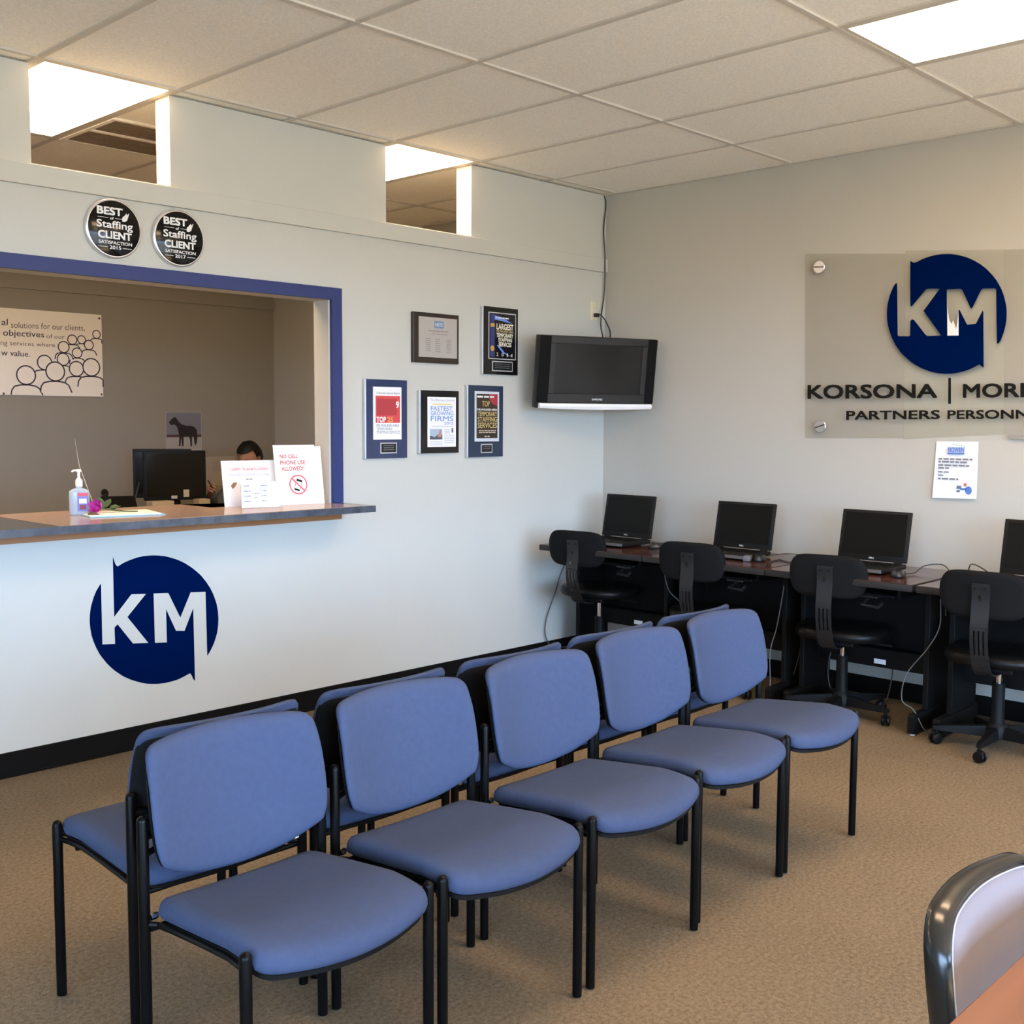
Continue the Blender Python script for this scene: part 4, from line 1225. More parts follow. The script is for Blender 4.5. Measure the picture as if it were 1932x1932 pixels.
        for s in (-1, 1):
            bm = bmesh.new()
            add_lathe(bm, [(0.010, 0.005), (0.0235, 0.006), (0.0262, 0.011), (0.0235, 0.019), (0.010, 0.022)], 20, Mc @ Matrix.Translation((0.004, 0, 0.0265)) @ Matrix.Rotation(R(90 * s), 4, 'X'))
            obj('wheel', bm, BLKVINYL, cs)
    return t


c0 = make_task_chair(0.035)
c1 = make_task_chair(0.0)
TC = [(c0, (-0.50, -0.395), 100, 'black task chair with a raised chrome column at the corner desk'),
      (c1, (-0.52, -1.20), 99, 'black task chair at the second desk, half hidden by the blue chairs'),
      (None, (-0.50, -1.955), 101, 'black task chair at the third desk behind the farthest blue chair'),
      (None, (-0.545, -2.735), 95, 'black task chair standing out at the fourth desk, casters in full view')]
for o, (x, y), a, lab in TC:
    o = o or copy_tree(c1)
    o.location = (x, y, 0.0005); o.rotation_euler = (0, 0, R(a)); o['label'] = lab; o['group'] = 'task chairs at the computer desks'

# ------------------------------------------------------------------ table and chair at the lower right
tb = thing('conference_table', 'reddish wood table corner at the lower right edge', 'table', (-3.75, -4.53, 0))
bm = bmesh.new(); add_box(bm, -0.85, 0.85, -0.465, 0.465, 0.712, 0.74, 0.003, 1)
obj('tabletop', bm, wood_mat('table_wood', (0.14, 0.036, 0.015), (0.19, 0.057, 0.026), 6, 0.4, 0), tb)
for sx_ in (-1, 1):
    for sy_ in (-1, 1):
        bm = bmesh.new(); add_box(bm, sx_ * 0.78 - 0.025, sx_ * 0.78 + 0.025, sy_ * 0.40 - 0.025, sy_ * 0.40 + 0.025, 0.001, 0.7115, 0.003, 1)
        obj('leg', bm, BLKMETAL, tb)
ac = thing('conference_chair', 'lilac upholstered chair with black rim pushed up to the wood table', 'chair', (-3.91, -4.16, -0.0))
LILAC = mat('lilac_fabric', (0.215, 0.178, 0.178), 0.9, spec=0.15, bump=(800, 0.2))
half = [(0.08, 0.774), (0.150, 0.768), (0.190, 0.742), (0.203, 0.70), (0.202, 0.64), (0.184, 0.56), (0.165, 0.50), (0.11, 0.475)]
ol = closed_spline([(0, 0.776)] + [(-x, z) for x, z in half] + [(0, 0.468)] + half[::-1], 5)


def ab(x, z, h):
    return Vector((x, 0.20 + h + 0.12 * (z - 0.7) - 0.75 * x * x, z))


bm = bmesh.new(); add_cushion(bm, ol, [(0.05, -0.012), (0.030, -0.009), (0.018, -0.003), (0.0155, 0.006), (0.017, 0.014)], ab)
obj('back_cushion', bm, LILAC, ac, 60)
bm = bmesh.new(); add_cushion(bm, ol, [(0.018, 0.0155), (0.0125, 0.004), (0.010, -0.002), (0.005, -0.003), (0.0, 0.004), (0.0, 0.026), (0.006, 0.036), (0.03, 0.040)], ab)
o = obj('back_shell', bm, mat('rim_black', (0.012, 0.012, 0.012), 0.22, spec=0.6), ac, 50); o['label'] = 'glossy black rim and rear shell'
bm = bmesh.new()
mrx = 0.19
add_tube(bm, [ab(x * 0.93, 0.62 + (z - 0.62) * 0.915, -0.0035) for x, z in ol] + [ab(ol[0][0] * 0.93, 0.62 + (ol[0][1] - 0.62) * 0.915, -0.0035)], 0.0014, 6, cap=False)  # thin pale tube standing in for the highlight along the rim edge
o = obj('rim_highlight', bm, mat('highlight_grey', (0.45, 0.46, 0.47), 0.25), ac); o['label'] = 'pale line modelled as a highlight between rim and fabric'
ols = closed_spline([(0, 0.20), (-0.15, 0.19), (-0.205, 0.14), (-0.21, -0.1), (-0.19, -0.19), (0, -0.22), (0.19, -0.19), (0.21, -0.1), (0.205, 0.14), (0.15, 0.19)], 5)
bm = bmesh.new(); add_cushion(bm, ols, [(0.03, -0.02), (0.0, -0.01), (0.0, 0.012), (0.03, 0.028)], lambda x, y, h: Vector((x, y - 0.02 + 0.01, 0.44 + h)))
obj('seat', bm, LILAC, ac, 60)
for s in (-1, 1):
    for yy in (-0.16, 0.15):
        bm = bmesh.new(); add_tube(bm, [(s * 0.235, yy, 0.004), (s * 0.225, yy, 0.42)], 0.012, 10)
        obj('leg', bm, BLKMETAL, ac)
    bm = bmesh.new(); add_tube(bm, [(s * 0.225, -0.16, 0.405), (s * 0.225, 0.15, 0.405)], 0.011, 8); add_tube(bm, [(s * 0.225, 0.15, 0.405), (s * 0.06, 0.15, 0.405)], 0.01, 8)
    obj('side_rail', bm, BLKMETAL, ac)
    bm = bmesh.new(); add_tube(bm, smooth_path([(s * 0.17, 0.10, 0.408), (s * 0.17, 0.19, 0.43), (s * 0.150, 0.205, 0.55)]), 0.011, 8)
    obj('back_upright', bm, BLKMETAL, ac)

# ------------------------------------------------------------------ things on the reception counter
CT = 1.0416


def add_poly_plate(bm, q, d):
    """q: four 3-D corners; d: thickness vector."""
    a = [bm.verts.new(Vector(v)) for v in q]; b = [bm.verts.new(Vector(v) + Vector(d)) for v in q]
    bm.faces.new(a); bm.faces.new(b[::-1])
    for i in range(4):
        bm.faces.new((a[i], b[i], b[(i + 1) % 4], a[(i + 1) % 4]))


def leaning_sheet(name, label, base, rotz, w, h, lean, cat='sign', group=None):
    """a stiff sheet standing on its lower edge, leaning back; local X right, Z up the sheet."""
    t = thing(name, label, cat, base, rotz, group, tilt=-lean)
    bm = bmesh.new(); add_box(bm, 0, w, 0.0, 0.0012, 0, h)
    obj('sheet', bm, mat('bright_card', (0.9, 0.89, 0.86), 0.6), t, 0)
    return t


t = leaning_sheet('counter_sign', 'white leaning sign reading no cell phone use allowed, by the blue casing', (-2.463, 0.03, CT), R(-9), 0.255, 0.288, R(9))
lettering('lettering', [('NO CELL', (0.03, 0.128, 0.230, 0.249)), ('PHONE USE', (0.03, 0.166, 0.198, 0.219)), ('ALLOWED!!', (0.034, 0.158, 0.168, 0.189))], PINKINK, t, -0.0008, 0.02)
ring = []
for k in range(32):
    a0, a1 = 2 * math.pi * k / 32, 2 * math.pi * (k + 1) / 32
    ring.append([(0.118 + r * math.cos(a), 0.098 + r * math.sin(a)) for r, a in ((0.049, a0), (0.049, a1), (0.0425, a1), (0.0425, a0))])
ring.append([(0.083, 0.128), (0.088, 0.133), (0.153, 0.068), (0.148, 0.063)])
flat('prohibition_ring', ring, mat('ring_red', (0.75, 0.10, 0.12), 0.6), t, -0.0012)
flat('phone_picture', [[(0.112, 0.128), (0.142, 0.118), (0.138, 0.108), (0.109, 0.118)], [(0.097, 0.082), (0.125, 0.072), (0.122, 0.064), (0.095, 0.073)], [(0.107, 0.118), (0.109, 0.118), (0.098, 0.081), (0.096, 0.082)], [(0.137, 0.108), (0.139, 0.108), (0.127, 0.071), (0.125, 0.072)]], INK, t, -0.0010)
t = leaning_sheet('spare_sign', 'plain white sheet tucked behind the no cell phone sign', (-2.458, 0.0415, CT), R(-9), 0.225, 0.296, R(9))
t = leaning_sheet('holiday_flyer', 'white holiday schedule flyer leaning behind the small appointment card', (-2.708, 0.112, CT), R(-8), 0.279, 0.222, R(10), 'flyer')
lettering('lettering', [('HAPPY THANKSGIVING!', (0.045, 0.240, 0.172, 0.186))], PINKINK, t, -0.0008, 0.01)
lettering('subheading', [('NOWEN STAFFING CLOSED', (0.035, 0.245, 0.146, 0.158))], mat('lilac_print', (0.42, 0.42, 0.68), 0.6), t, -0.0008, 0.01)
rnd = random.Random(11)
flat('small_print', blurred_lines([(0.12, 0.155, 0.13, 0.005), (0.095, 0.20, 0.110, 0.005), (0.11, 0.19, 0.094, 0.005)], rnd), GREYINK, t, -0.0008)
flat('clip_art', [[(0.04, 0.10), (0.055, 0.117), (0.075, 0.115), (0.068, 0.105), (0.057, 0.09), (0.048, 0.085)], [(0.205, 0.110), (0.222, 0.115), (0.240, 0.112), (0.222, 0.107)]], mat('brown_print', (0.33, 0.17, 0.09), 0.6), t, -0.0008)
t = thing('card_holder', 'small clear holder with white schedule card on the counter front', 'card holder', (-2.700, 0.005 - 0.03, CT), R(-12), tilt=R(-5))
bm = bmesh.new(); add_box(bm, 0, 0.185, 0.0, 0.001, 0.002, 0.122)
obj('card', bm, mat('bright_card_white', (0.9, 0.9, 0.92), 0.6), t, 0)
flat('print', blurred_lines([(0.012, 0.045, 0.105 - 0.024 * k, 0.005) for k in range(4)] + [(0.098, 0.13, 0.105 - 0.024 * k, 0.005) for k in range(4)] + [(0.06, 0.085, 0.068 - 0.02 * k, 0.004) for k in range(2)], rnd), GREYINK, t, -0.0008)
flat('rule_line', [rect(0.091, 0.0925, 0.03, 0.118)], GREYINK, t, -0.0009)
bm = bmesh.new(); add_box(bm, -0.003, 0.205, -0.004, -0.0028, 0.0005, 0.128); add_box(bm, -0.003, 0.205, -0.0028, 0.022, 0.0003, 0.0016); add_box(bm, -0.003, 0.205, 0.004, 0.0052, 0.0017, 0.128)
obj('clear_sleeve', bm, clear_mat('clear_acrylic', (0.97, 0.97, 0.98), 0.006), t, 0)

# sanitizer bottle
t = thing('sanitizer_bottle', 'clear pump bottle of hand sanitizer with white pump on the counter', 'bottle', (-3.405, 0.15, CT), R(-35))
bm = bmesh.new()
prof = [(0.9, 0.0), (1.0, 0.004), (1.0, 0.095), (0.96, 0.104), (0.7, 0.112), (0.33, 0.118), (0.31, 0.124)]
ell = [(0.042 * math.copysign(abs(math.cos(a)) ** 0.6, math.cos(a)), 0.022 * math.copysign(abs(math.sin(a)) ** 0.6, math.sin(a))) for a in [2 * math.pi * k / 28 for k in range(28)]]
rings = [[bm.verts.new((x * s if s > 0.5 else x * s, y * (s if s > 0.5 else s * 1.7), z)) for x, y in ell] for s, z in prof]
for a, b in zip(rings, rings[1:]):
    for k in range(28):
        bm.faces.new((a[k], a[(k + 1) % 28], b[(k + 1) % 28], b[k]))
bm.faces.new(rings[0][::-1]); bm.faces.new(rings[-1])
gel = mat('clear_gel', (0.62, 0.75, 0.86), 0.12, spec=0.5)
gel.node_tree.nodes['Principled BSDF'].inputs['Transmission Weight'].default_value = 0.45
obj('body', bm, gel, t, 50)
bm = bmesh.new(); add_box(bm, -0.004, 0.0405, -0.0232, -0.0222, 0.018, 0.098)
lb = obj('label_wrap', bm, mat('label_blue', (0.16, 0.17, 0.45), 0.5), t, 0); lb['label'] = 'blue and red front label'
flat('label_red', [rect(-0.003, 0.040, 0.084, 0.097)], mat('label_red', (0.62, 0.08, 0.12), 0.5), lb, -0.0236)
flat('label_white', [rect(0.003, 0.034, 0.052, 0.072)], WHITEINK, lb, -0.0236)
flat('label_dark', [rect(0.006, 0.031, 0.025, 0.046)], mat('label_maroon', (0.2, 0.03, 0.05), 0.5), lb, -0.0236)
bm = bmesh.new()
add_lathe(bm, [(0.0145, 0.1245), (0.0155, 0.127), (0.0155, 0.148), (0.012, 0.156), (0.006, 0.162), (0.006, 0.186), (0.011, 0.188), (0.011, 0.198), (0.004, 0.2)], 18)
add_tube(bm, smooth_path([(0.0, 0, 0.194), (-0.018, -0.004, 0.194), (-0.028, -0.006, 0.188)], 3), 0.004, 8)
obj('pump', bm, mat('pump_white', (0.85, 0.82, 0.74), 0.35), t, 40)

# papers, flower, rod
t = thing('paper_stack', 'white papers on a pale blue clipboard lying on the counter', 'papers', (-3.27, 0.06, CT), R(-12))
bm = bmesh.new(); add_poly_plate(bm, [(-0.15, -0.115, 0.0004), (0.17, -0.115, 0.0004), (0.17, 0.13, 0.0004), (-0.15, 0.13, 0.0004)], (0, 0, 0.003))
o = obj('clipboard', bm, mat('pale_blue_board', (0.22, 0.52, 0.72), 0.4), t, 0)
bm = bmesh.new(); add_poly_plate(bm, [(-0.145, -0.10, 0.0036), (0.155, -0.10, 0.0036), (0.155, 0.125, 0.0036), (-0.145, 0.125, 0.0036)], (0, 0, 0.004))
obj('paper', bm, mat('soft_white', (0.88, 0.86, 0.80), 0.7), t, 0)
t = thing('rose', 'magenta silk rose with green leaves lying on the papers', 'flower', (-3.33, 0.10, CT + 0.0085))
MAG = mat('magenta_petal', (0.55, 0.04, 0.36), 0.7)
LEAF = mat('leaf_green', (0.05, 0.10, 0.035), 0.7)
Mx = Matrix.Translation((-0.035, -0.03, 0.028)) @ Matrix.Rotation(R(25), 4, 'Z') @ Matrix.Rotation(R(-70), 4, 'Y')
for layer, (n, r, ln, op) in enumerate(((3, 0.010, 0.042, 0.1), (4, 0.018, 0.045, 0.25), (5, 0.025, 0.042, 0.5))):
    for k in range(n):
        a = 2 * math.pi * (k + 0.5 * layer) / n
        bm = bmesh.new()
        g = []
        for i in range(5):
            u = i / 4
            row = []
            for j in range(5):
                v = (j / 4 - 0.5) * 2
                ang = a + v * (math.pi / n) * 1.25 * math.sin(math.pi * min(1, 0.25 + 0.65 * u))
                rr = r * (0.35 + 0.75 * math.sin(u * 1.9)) * (1 + op * u * 0.4)
                row.append(bm.verts.new(Mx @ Vector((rr * math.cos(ang), rr * math.sin(ang), -0.02 + ln * u - 0.006 * v * v * u))))
            g.append(row)
        for i in range(4):
            for j in range(4):
                bm.faces.new((g[i][j], g[i][j + 1], g[i + 1][j + 1], g[i + 1][j]))
        obj('petal', bm, MAG, t, 80)
bm = bmesh.new(); add_tube(bm, smooth_path([(-0.02, -0.02, 0.022), (0.03, 0.0, 0.012), (0.09, -0.03, 0.004), (0.13, -0.075, 0.004)], 4), 0.003, 8)
obj('stem', bm, LEAF, t)
for k, (px, py, pz, az, el, ln) in enumerate(((0.0, 0.02, 0.02, 60, 55, 0.055), (0.02, 0.02, 0.015, 20, 45, 0.06), (0.01, 0.03, 0.012, 100, 30, 0.055), (0.05, -0.005, 0.010, 50, 25, 0.05), (0.04, 0.0, 0.012, -20, 18, 0.05), (0.0, 0.0, 0.015, 85, 70, 0.045))):
    bm = bmesh.new()
    Ml = Matrix.Translation((px, py, pz)) @ Matrix.Rotation(R(az), 4, 'Z') @ Matrix.Rotation(R(-el), 4, 'Y')
    pts = [(0, 0), (0.25, 0.3), (0.5, 0.38), (0.78, 0.26), (1, 0)]
    up_ = [bm.verts.new(Ml @ Vector((u * ln, w * ln, 0.006 * w))) for u, w in pts]
    mid = [bm.verts.new(Ml @ Vector((u * ln, 0, -0.003 * math.sin(3.14 * u)))) for u, w in pts[1:-1]]
    dn = [bm.verts.new(Ml @ Vector((u * ln, -w * ln, 0.006 * w))) for u, w in pts[1:-1]]
    U = up_
    ml = [U[0]] + mid + [U[-1]]
    dl = [U[0]] + dn + [U[-1]]
    for i in range(4):
        for A, B in ((U, ml), (ml, dl)):
            vs = []
            for v in (A[i], A[i + 1], B[i + 1], B[i]):
                if v not in vs:
                    vs.append(v)
            if len(vs) > 2:
                bm.faces.new(vs)
    obj('leaf', bm, LEAF, t, 60)
t = thing('dried_sprig', 'small dry brown sprig on the counter in front of the bottle', 'sprig', (-3.42, 0.03, CT))
bm = bmesh.new()
for k in range(7):
    a = R(-30 + 17 * k)
    add_tube(bm, [(0, 0, 0.004), (0.025 * math.cos(a), 0.02 * math.sin(a), 0.010 + 0.003 * (k % 3)), (0.05 * math.cos(a), 0.03 * math.sin(a), 0.006)], [0.002, 0.005, 0.001], 6)
obj('twigs', bm, mat('dry_brown', (0.11, 0.06, 0.035), 0.8), t)
bm = bmesh.new(); add_tube(bm, [(-3.290, 0.245, CT + 0.0005), (-3.305, 0.245, CT + 0.06), (-3.345, 0.27, 1.25), (-3.358, 0.28, 1.37)], [0.0022, 0.002, 0.0013, 0.0007], 8)
tag(obj('thin_rod', bm, mat('pale_stick', (0.55, 0.52, 0.42), 0.5)), 'thin pale rod rising aslant behind the rose', 'rod')

# ------------------------------------------------------------------ office behind the counter
bn = thing('wall_banner', 'white banner with outlined crowd drawing on the office wall', 'banner', (0, OY, 0))
bm = bmesh.new()
xa, xb, za, zb = -3.05, -1.560, 1.622, 2.243
add_box(bm, xa, xb, -0.0155, -0.0135, za, zb)
obj('vinyl_sheet', bm, mat('banner_white', (0.90, 0.84, 0.74), 0.35, spec=0.4), bn, 0)
BY = -0.017
NVI = mat('banner_ink', (0.035, 0.03, 0.055), 0.6)
lettering('lettering', [('al', [(-2.308, 2.164), (-2.264, 2.166), (-2.266, 2.121), (-2.310, 2.118)]), ('objectives', [(-2.300, 2.090), (-2.005, 2.088), (-2.005, 2.035), (-2.302, 2.031)]), ('w value.', [(-2.318, 1.946), (-2.112, 1.940), (-2.114, 1.902), (-2.320, 1.903)])], NVI, bn, BY, 0.004)
lettering('small_lettering', [('solutions for our clients,', [(-2.242, 2.148), (-1.694, 2.157), (-1.695, 2.108), (-2.244, 2.097)]), ('of our', [(-1.987, 2.074), (-1.852, 2.074), (-1.852, 2.044), (-1.988, 2.044)]), ('ng services where', [(-2.320, 2.012), (-1.925, 2.010), (-1.926, 1.972), (-2.320, 1.968)])], mat('banner_brown', (0.16, 0.12, 0.12), 0.6), bn, BY, 0.0)
PPL = [(-2.148, 1.768, 0.068), (-1.932, 1.802, 0.070), (-2.009, 1.865, 0.053), (-1.769, 1.827, 0.055), (-1.653, 1.843, 0.066), (-1.862, 1.985, 0.041), (-1.794, 2.043, 0.035), (-1.722, 2.047, 0.030), (-1.604, 2.093, 0.030), (-1.76, 1.946, 0.037), (-1.667, 2.01, 0.035), (-1.869, 1.894, 0.045)]


def stroke(pts, w):
    out = []
    for a, b in zip(pts, pts[1:]):
        d = Vector((b[0] - a[0], b[1] - a[1]))
        if d.length < 1e-6:
            continue
        nn = Vector((-d.y, d.x)).normalized() * w / 2
        out.append([(a[0] + nn.x, a[1] + nn.y), (b[0] + nn.x, b[1] + nn.y), (b[0] - nn.x, b[1] - nn.y), (a[0] - nn.x, a[1] - nn.y)])
    return out


BFILL = mat('banner_white_fill', (0.90, 0.84, 0.74), 0.35, spec=0.4)
for n_, (x, z, r) in enumerate(sorted(PPL, key=lambda q: q[2])):
    w = 0.005 + r * 0.075
    yy = BY - 0.0004 - 0.0005 * n_
    head = [(min(xb - 0.003, x + r * math.cos(2 * math.pi * k / 26)), z + r * math.sin(2 * math.pi * k / 26)) for k in range(27)]
    sh = [(-1.65, -2.25), (-1.55, -1.6), (-1.25, -1.2), (-0.6, -1.05), (0.3, -1.03), (1.0, -1.15), (1.4, -1.4), (1.75, -2.2)]
    body_ = [(min(xb - 0.003, x + a * r), max(za + 0.003, z + b * r)) for a, b in sh]
    flat('figure_fill', [head[:-1], body_], BFILL, bn, yy)
    flat('figure_outline', stroke(head, w) + stroke(body_, w), NVI, bn, yy - 0.0002)
bm = bmesh.new()
for x, z in ((-1.578, 2.215), (-1.575, 1.640), (-2.31, 1.632)):
    add_lathe(bm, [(0.008, 0), (0.008, 0.004), (0.003, 0.006)], 10, Matrix.Translation((x, -0.014, z)) @ Matrix.Rotation(R(90), 4, 'X'))
obj('grommet', bm, mat('grommet_dark', (0.05, 0.045, 0.04), 0.4), bn)

cl = thing('wall_calendar', 'calendar with a dark horse in snow on the office wall', 'calendar', (0, OY - 0.001, 0))
bm = bmesh.new(); add_box(bm, -1.037, -0.716, -0.004, -0.001, 0.93, 1.511)
obj('backing', bm, mat('calendar_page', (0.45, 0.42, 0.37), 0.6), cl, 0)
flat('sky_print', [rect(-1.034, -0.719, 1.315, 1.508)], mat('snow_sky', (0.18, 0.18, 0.22), 0.5), cl, -0.0046)
flat('snow_print', [rect(-1.034, -0.719, 1.212, 1.315)], mat('snow_ground', (0.36, 0.34, 0.32), 0.5), cl, -0.0046)
flat('fence_print', [rect(-1.034, -0.719, 1.308, 1.328)], mat('fence_brown', (0.07, 0.03, 0.03), 0.6), cl, -0.0052)
HORSE = [(-1.011, 1.427), (-0.973, 1.465), (-0.949, 1.469), (-0.926, 1.435), (-0.894, 1.41), (-0.861, 1.401), (-0.813, 1.401), (-0.779, 1.388), (-0.76, 1.362), (-0.757, 1.306), (-0.762, 1.262), (-0.778, 1.237), (-0.787, 1.267), (-0.79, 1.319), (-0.805, 1.311), (-0.807, 1.233), (-0.821, 1.233), (-0.825, 1.293), (-0.838, 1.319), (-0.882, 1.315), (-0.883, 1.234), (-0.898, 1.234), (-0.901, 1.316), (-0.912, 1.234), (-0.926, 1.234), (-0.919, 1.32), (-0.928, 1.35), (-0.937, 1.388), (-0.96, 1.41), (-0.993, 1.406)]
flat('horse_print', [HORSE], mat('horse_black', (0.012, 0.008, 0.010), 0.6), cl, -0.0058)
t = thing('wall_sheet', 'pale printed sheet pinned on the office wall beside the monitor', 'paper', (0, OY - 0.001, 0))
bm = bmesh.new(); add_box(bm, -0.681, -0.405, -0.003, -0.001, 0.90, 1.143)
obj('sheet', bm, mat('dim_paper', (0.40, 0.36, 0.31), 0.7), t, 0)
flat('print', blurred_lines([(-0.62, -0.52, 1.10 - 0.018 * k, 0.005) for k in range(5)], rnd), mat('dim_ink', (0.25, 0.22, 0.2), 0.7), t, -0.0036)

od = thing('office_desk', 'brown office desk behind the reception counter', 'desk', (-1.95, 2.80, 0))
bm = bmesh.new(); add_box(bm, -0.95, 0.85, -0.40, 0.40, 0.72, 0.75, 0.003, 1)
obj('desktop', bm, wood_mat('office_wood', (0.10, 0.055, 0.03), (0.15, 0.085, 0.05), 7, 0.4, 0), od)
for s in (-1, 1):
    bm = bmesh.new(); add_box(bm, s * 0.80 - 0.02 - (0.1 if s > 0 else 0), s * 0.80 + 0.02 - (0.1 if s > 0 else 0), -0.36, 0.36, 0.001, 0.7195)
    obj('side_panel', bm, DESKBLK, od, 0)


def monitor(name, label, x, y, rz, w, h, z0, stickers=False):
    t = thing(name, label, 'monitor', (x, y, 0.7505), rz)
    bm = bmesh.new()
    add_box(bm, -w / 2, w / 2, 0.0, 0.035, z0, z0 + h, 0.010, 2)
    add_box(bm, -w / 3, w / 3, 0.0351, 0.075, z0 + 0.06, z0 + h - 0.05, 0.015, 2)
    obj('housing', bm, BLKPLASTIC, t)
    bm = bmesh.new()
    for a, b, c, d in ((-w / 2 + 0.002, w / 2 - 0.002, h - 0.022, h - 0.002), (-w / 2 + 0.002, w / 2 - 0.002, 0.002, 0.030), (-w / 2 + 0.002, -w / 2 + 0.020, 0.030, h - 0.022), (w / 2 - 0.020, w / 2 - 0.002, 0.030, h - 0.022)):
        add_box(bm, a, b, -0.006, -0.0003, z0 + c, z0 + d, 0.001, 1)
    obj('bezel', bm, BLKVINYL, t)
    bm = bmesh.new(); add_box(bm, -w / 2 + 0.020, w / 2 - 0.020, -0.003, -0.0005, z0 + 0.030, z0 + h - 0.022)
    obj('screen', bm, SCREEN, t, 0)
    bm = bmesh.new(); add_box(bm, -0.04, 0.04, 0.02, 0.045, 0.012, z0 - 0.0005, 0.004, 1)
    obj('stand_neck', bm, BLKPLASTIC, t)
    bm = bmesh.new(); add_lathe(bm, [(0.11, 0.0005), (0.112, 0.006), (0.10, 0.012), (0.03, 0.0118)], 28, Matrix.Translation((0, 0.03, 0)))
    obj('stand_base', bm, BLKPLASTIC, t)
    if stickers:
        bm = bmesh.new(); add_box(bm, -0.03, 0.012, -0.0072, -0.0062, z0 + 0.012, z0 + 0.034)
        o = obj('sticker', bm, mat('grey_sticker', (0.45, 0.45, 0.44), 0.5), t, 0); o['label'] = 'small pale sticker on the lower bezel'
        bm = bmesh.new(); add_box(bm, 0.055, 0.095, -0.0072, -0.0062, z0 + 0.022, z0 + 0.075)
        o = obj('sticker', bm, mat('beige_sticker', (0.42, 0.38, 0.28), 0.5), t, 0); o['label'] = 'beige note on the screen corner'
    return t


monitor('office_monitor', 'black monitor with two small stickers on the office desk', -1.50, 2.72, R(-19), 0.435, 0.355, 0.125, True)
mon2 = monitor('second_monitor', 'black monitor edge angled behind the stickered monitor', -1.455, 2.985, R(-40), 0.42, 0.36, 0.125)
t = thing('desk_phone', 'black desk phone on the office desk beyond the rose', 'phone', (-2.04, 2.50, 0.7505), R(-20))
bm = bmesh.new()
pr = [(-0.10, 0.001), (-0.10, 0.10), (0.08, 0.185), (0.10, 0.175), (0.10, 0.001)]
a = [bm.verts.new((-0.11, y, z)) for y, z in pr]; b = [bm.verts.new((0.11, y, z)) for y, z in pr]
bm.faces.new(a); bm.faces.new(b[::-1])
for i in range(5):
    bm.faces.new((a[i], b[i], b[(i + 1) % 5], a[(i + 1) % 5]))
obj('phone_base', bm, BLKPLASTIC, t, 20)
bm = bmesh.new(); add_tube(bm, smooth_path([(-0.08, -0.11, 0.120), (-0.08, -0.06, 0.150), (-0.08, 0.02, 0.188), (-0.08, 0.10, 0.212)], 4), [0.024] * 3 + [0.016] * 7 + [0.024] * 3, 10)
obj('handset', bm, BLKPLASTIC, t)
bm = bmesh.new(); add_tube(bm, smooth_path([(-1.93, 2.62, 0.76), (-1.86, 2.68, 0.80), (-1.76, 2.80, 0.92), (-1.68, 2.90, 1.0)]), 0.006, 7)
attach(obj('cord', bm, CORD), mon2)
t = thing('desk_papers', 'beige heap of small papers below the stickered monitor', 'papers', (-1.70, 2.50, 0.7505))
bm = bmesh.new()
for k in range(4):
    add_box(bm, -0.16 + 0.012 * k, 0.10 - 0.02 * k, -0.06 + 0.004 * k, 0.04, 0.0005 + 0.036 * k, 0.035 + 0.036 * k, 0.003, 1)
obj('paper_pile', bm, mat('beige_paper', (0.40, 0.34, 0.23), 0.7), t)
t = thing('note_block', 'beige note block at the right foot of the stickered monitor', 'note pad', (-1.42, 2.50, 0.7505))
bm = bmesh.new(); add_box(bm, -0.045, 0.045, -0.04, 0.04, 0.0005, 0.142, 0.003, 1)
obj('block', bm, mat('beige_block', (0.36, 0.30, 0.20), 0.7), t)

# ------------------------------------------------------------------ the seated person behind the signs
oc = thing('office_chair', 'dark office chair under the seated person behind the counter', 'chair', (-0.78, 2.82, 0), R(-75))
bm = bmesh.new(); add_cushion(bm, rounded_rect(-0.24, 0.24, -0.24, 0.24, 0.08), [(0.03, -0.03), (0, -0.02), (0, 0.01), (0.03, 0.025)], lambda x, y, h: Vector((x, y, 0.42 + h)))
obj('seat', bm, BLKFABRIC, oc, 50)
bm = bmesh.new(); add_cushion(bm, rounded_rect(-0.21, 0.21, 0.52, 0.92, 0.07), [(0.03, 0), (0, 0.015), (0, 0.04), (0.03, 0.05)], lambda x, z, h: Vector((x, 0.235 + h, z)))
obj('backrest', bm, BLKFABRIC, oc, 50)
bm = bmesh.new(); add_tube(bm, [(0, 0.10, 0.385), (0, 0.27, 0.39), (0, 0.30, 0.55)], 0.018, 8)
obj('back_support', bm, BLKMETAL, oc)
bm = bmesh.new(); add_lathe(bm, [(0.03, 0.06), (0.028, 0.389)], 14)
obj('column', bm, BLKMETAL, oc)
for k in range(5):
    a = R(72 * k)
    bm = bmesh.new(); add_tube(bm, [(0, 0, 0.08), (0.27 * math.cos(a), 0.27 * math.sin(a), 0.062)], [0.025, 0.015], 8)
    add_tube(bm, [(0.27 * math.cos(a), 0.27 * math.sin(a) - 0.015, 0.026), (0.27 * math.cos(a), 0.27 * math.sin(a) + 0.015, 0.026)], 0.025, 12)
    obj('base_arm', bm, BLKPLASTIC, oc)

SKIN = mat('skin', (0.36, 0.185, 0.115), 0.55, spec=0.3)
HAIR = mat('black_hair', (0.004, 0.0035, 0.0035), 0.55, spec=0.2)
SHIRT = mat('grey_shirt', (0.10, 0.11, 0.13), 0.85)
TROUSER = mat('dark_trousers', (0.02, 0.02, 0.028), 0.85)
person = thing('person', 'seated person with short black hair bent over paperwork behind the counter signs', 'person', (-0.74, 2.80, 0), R(-68))


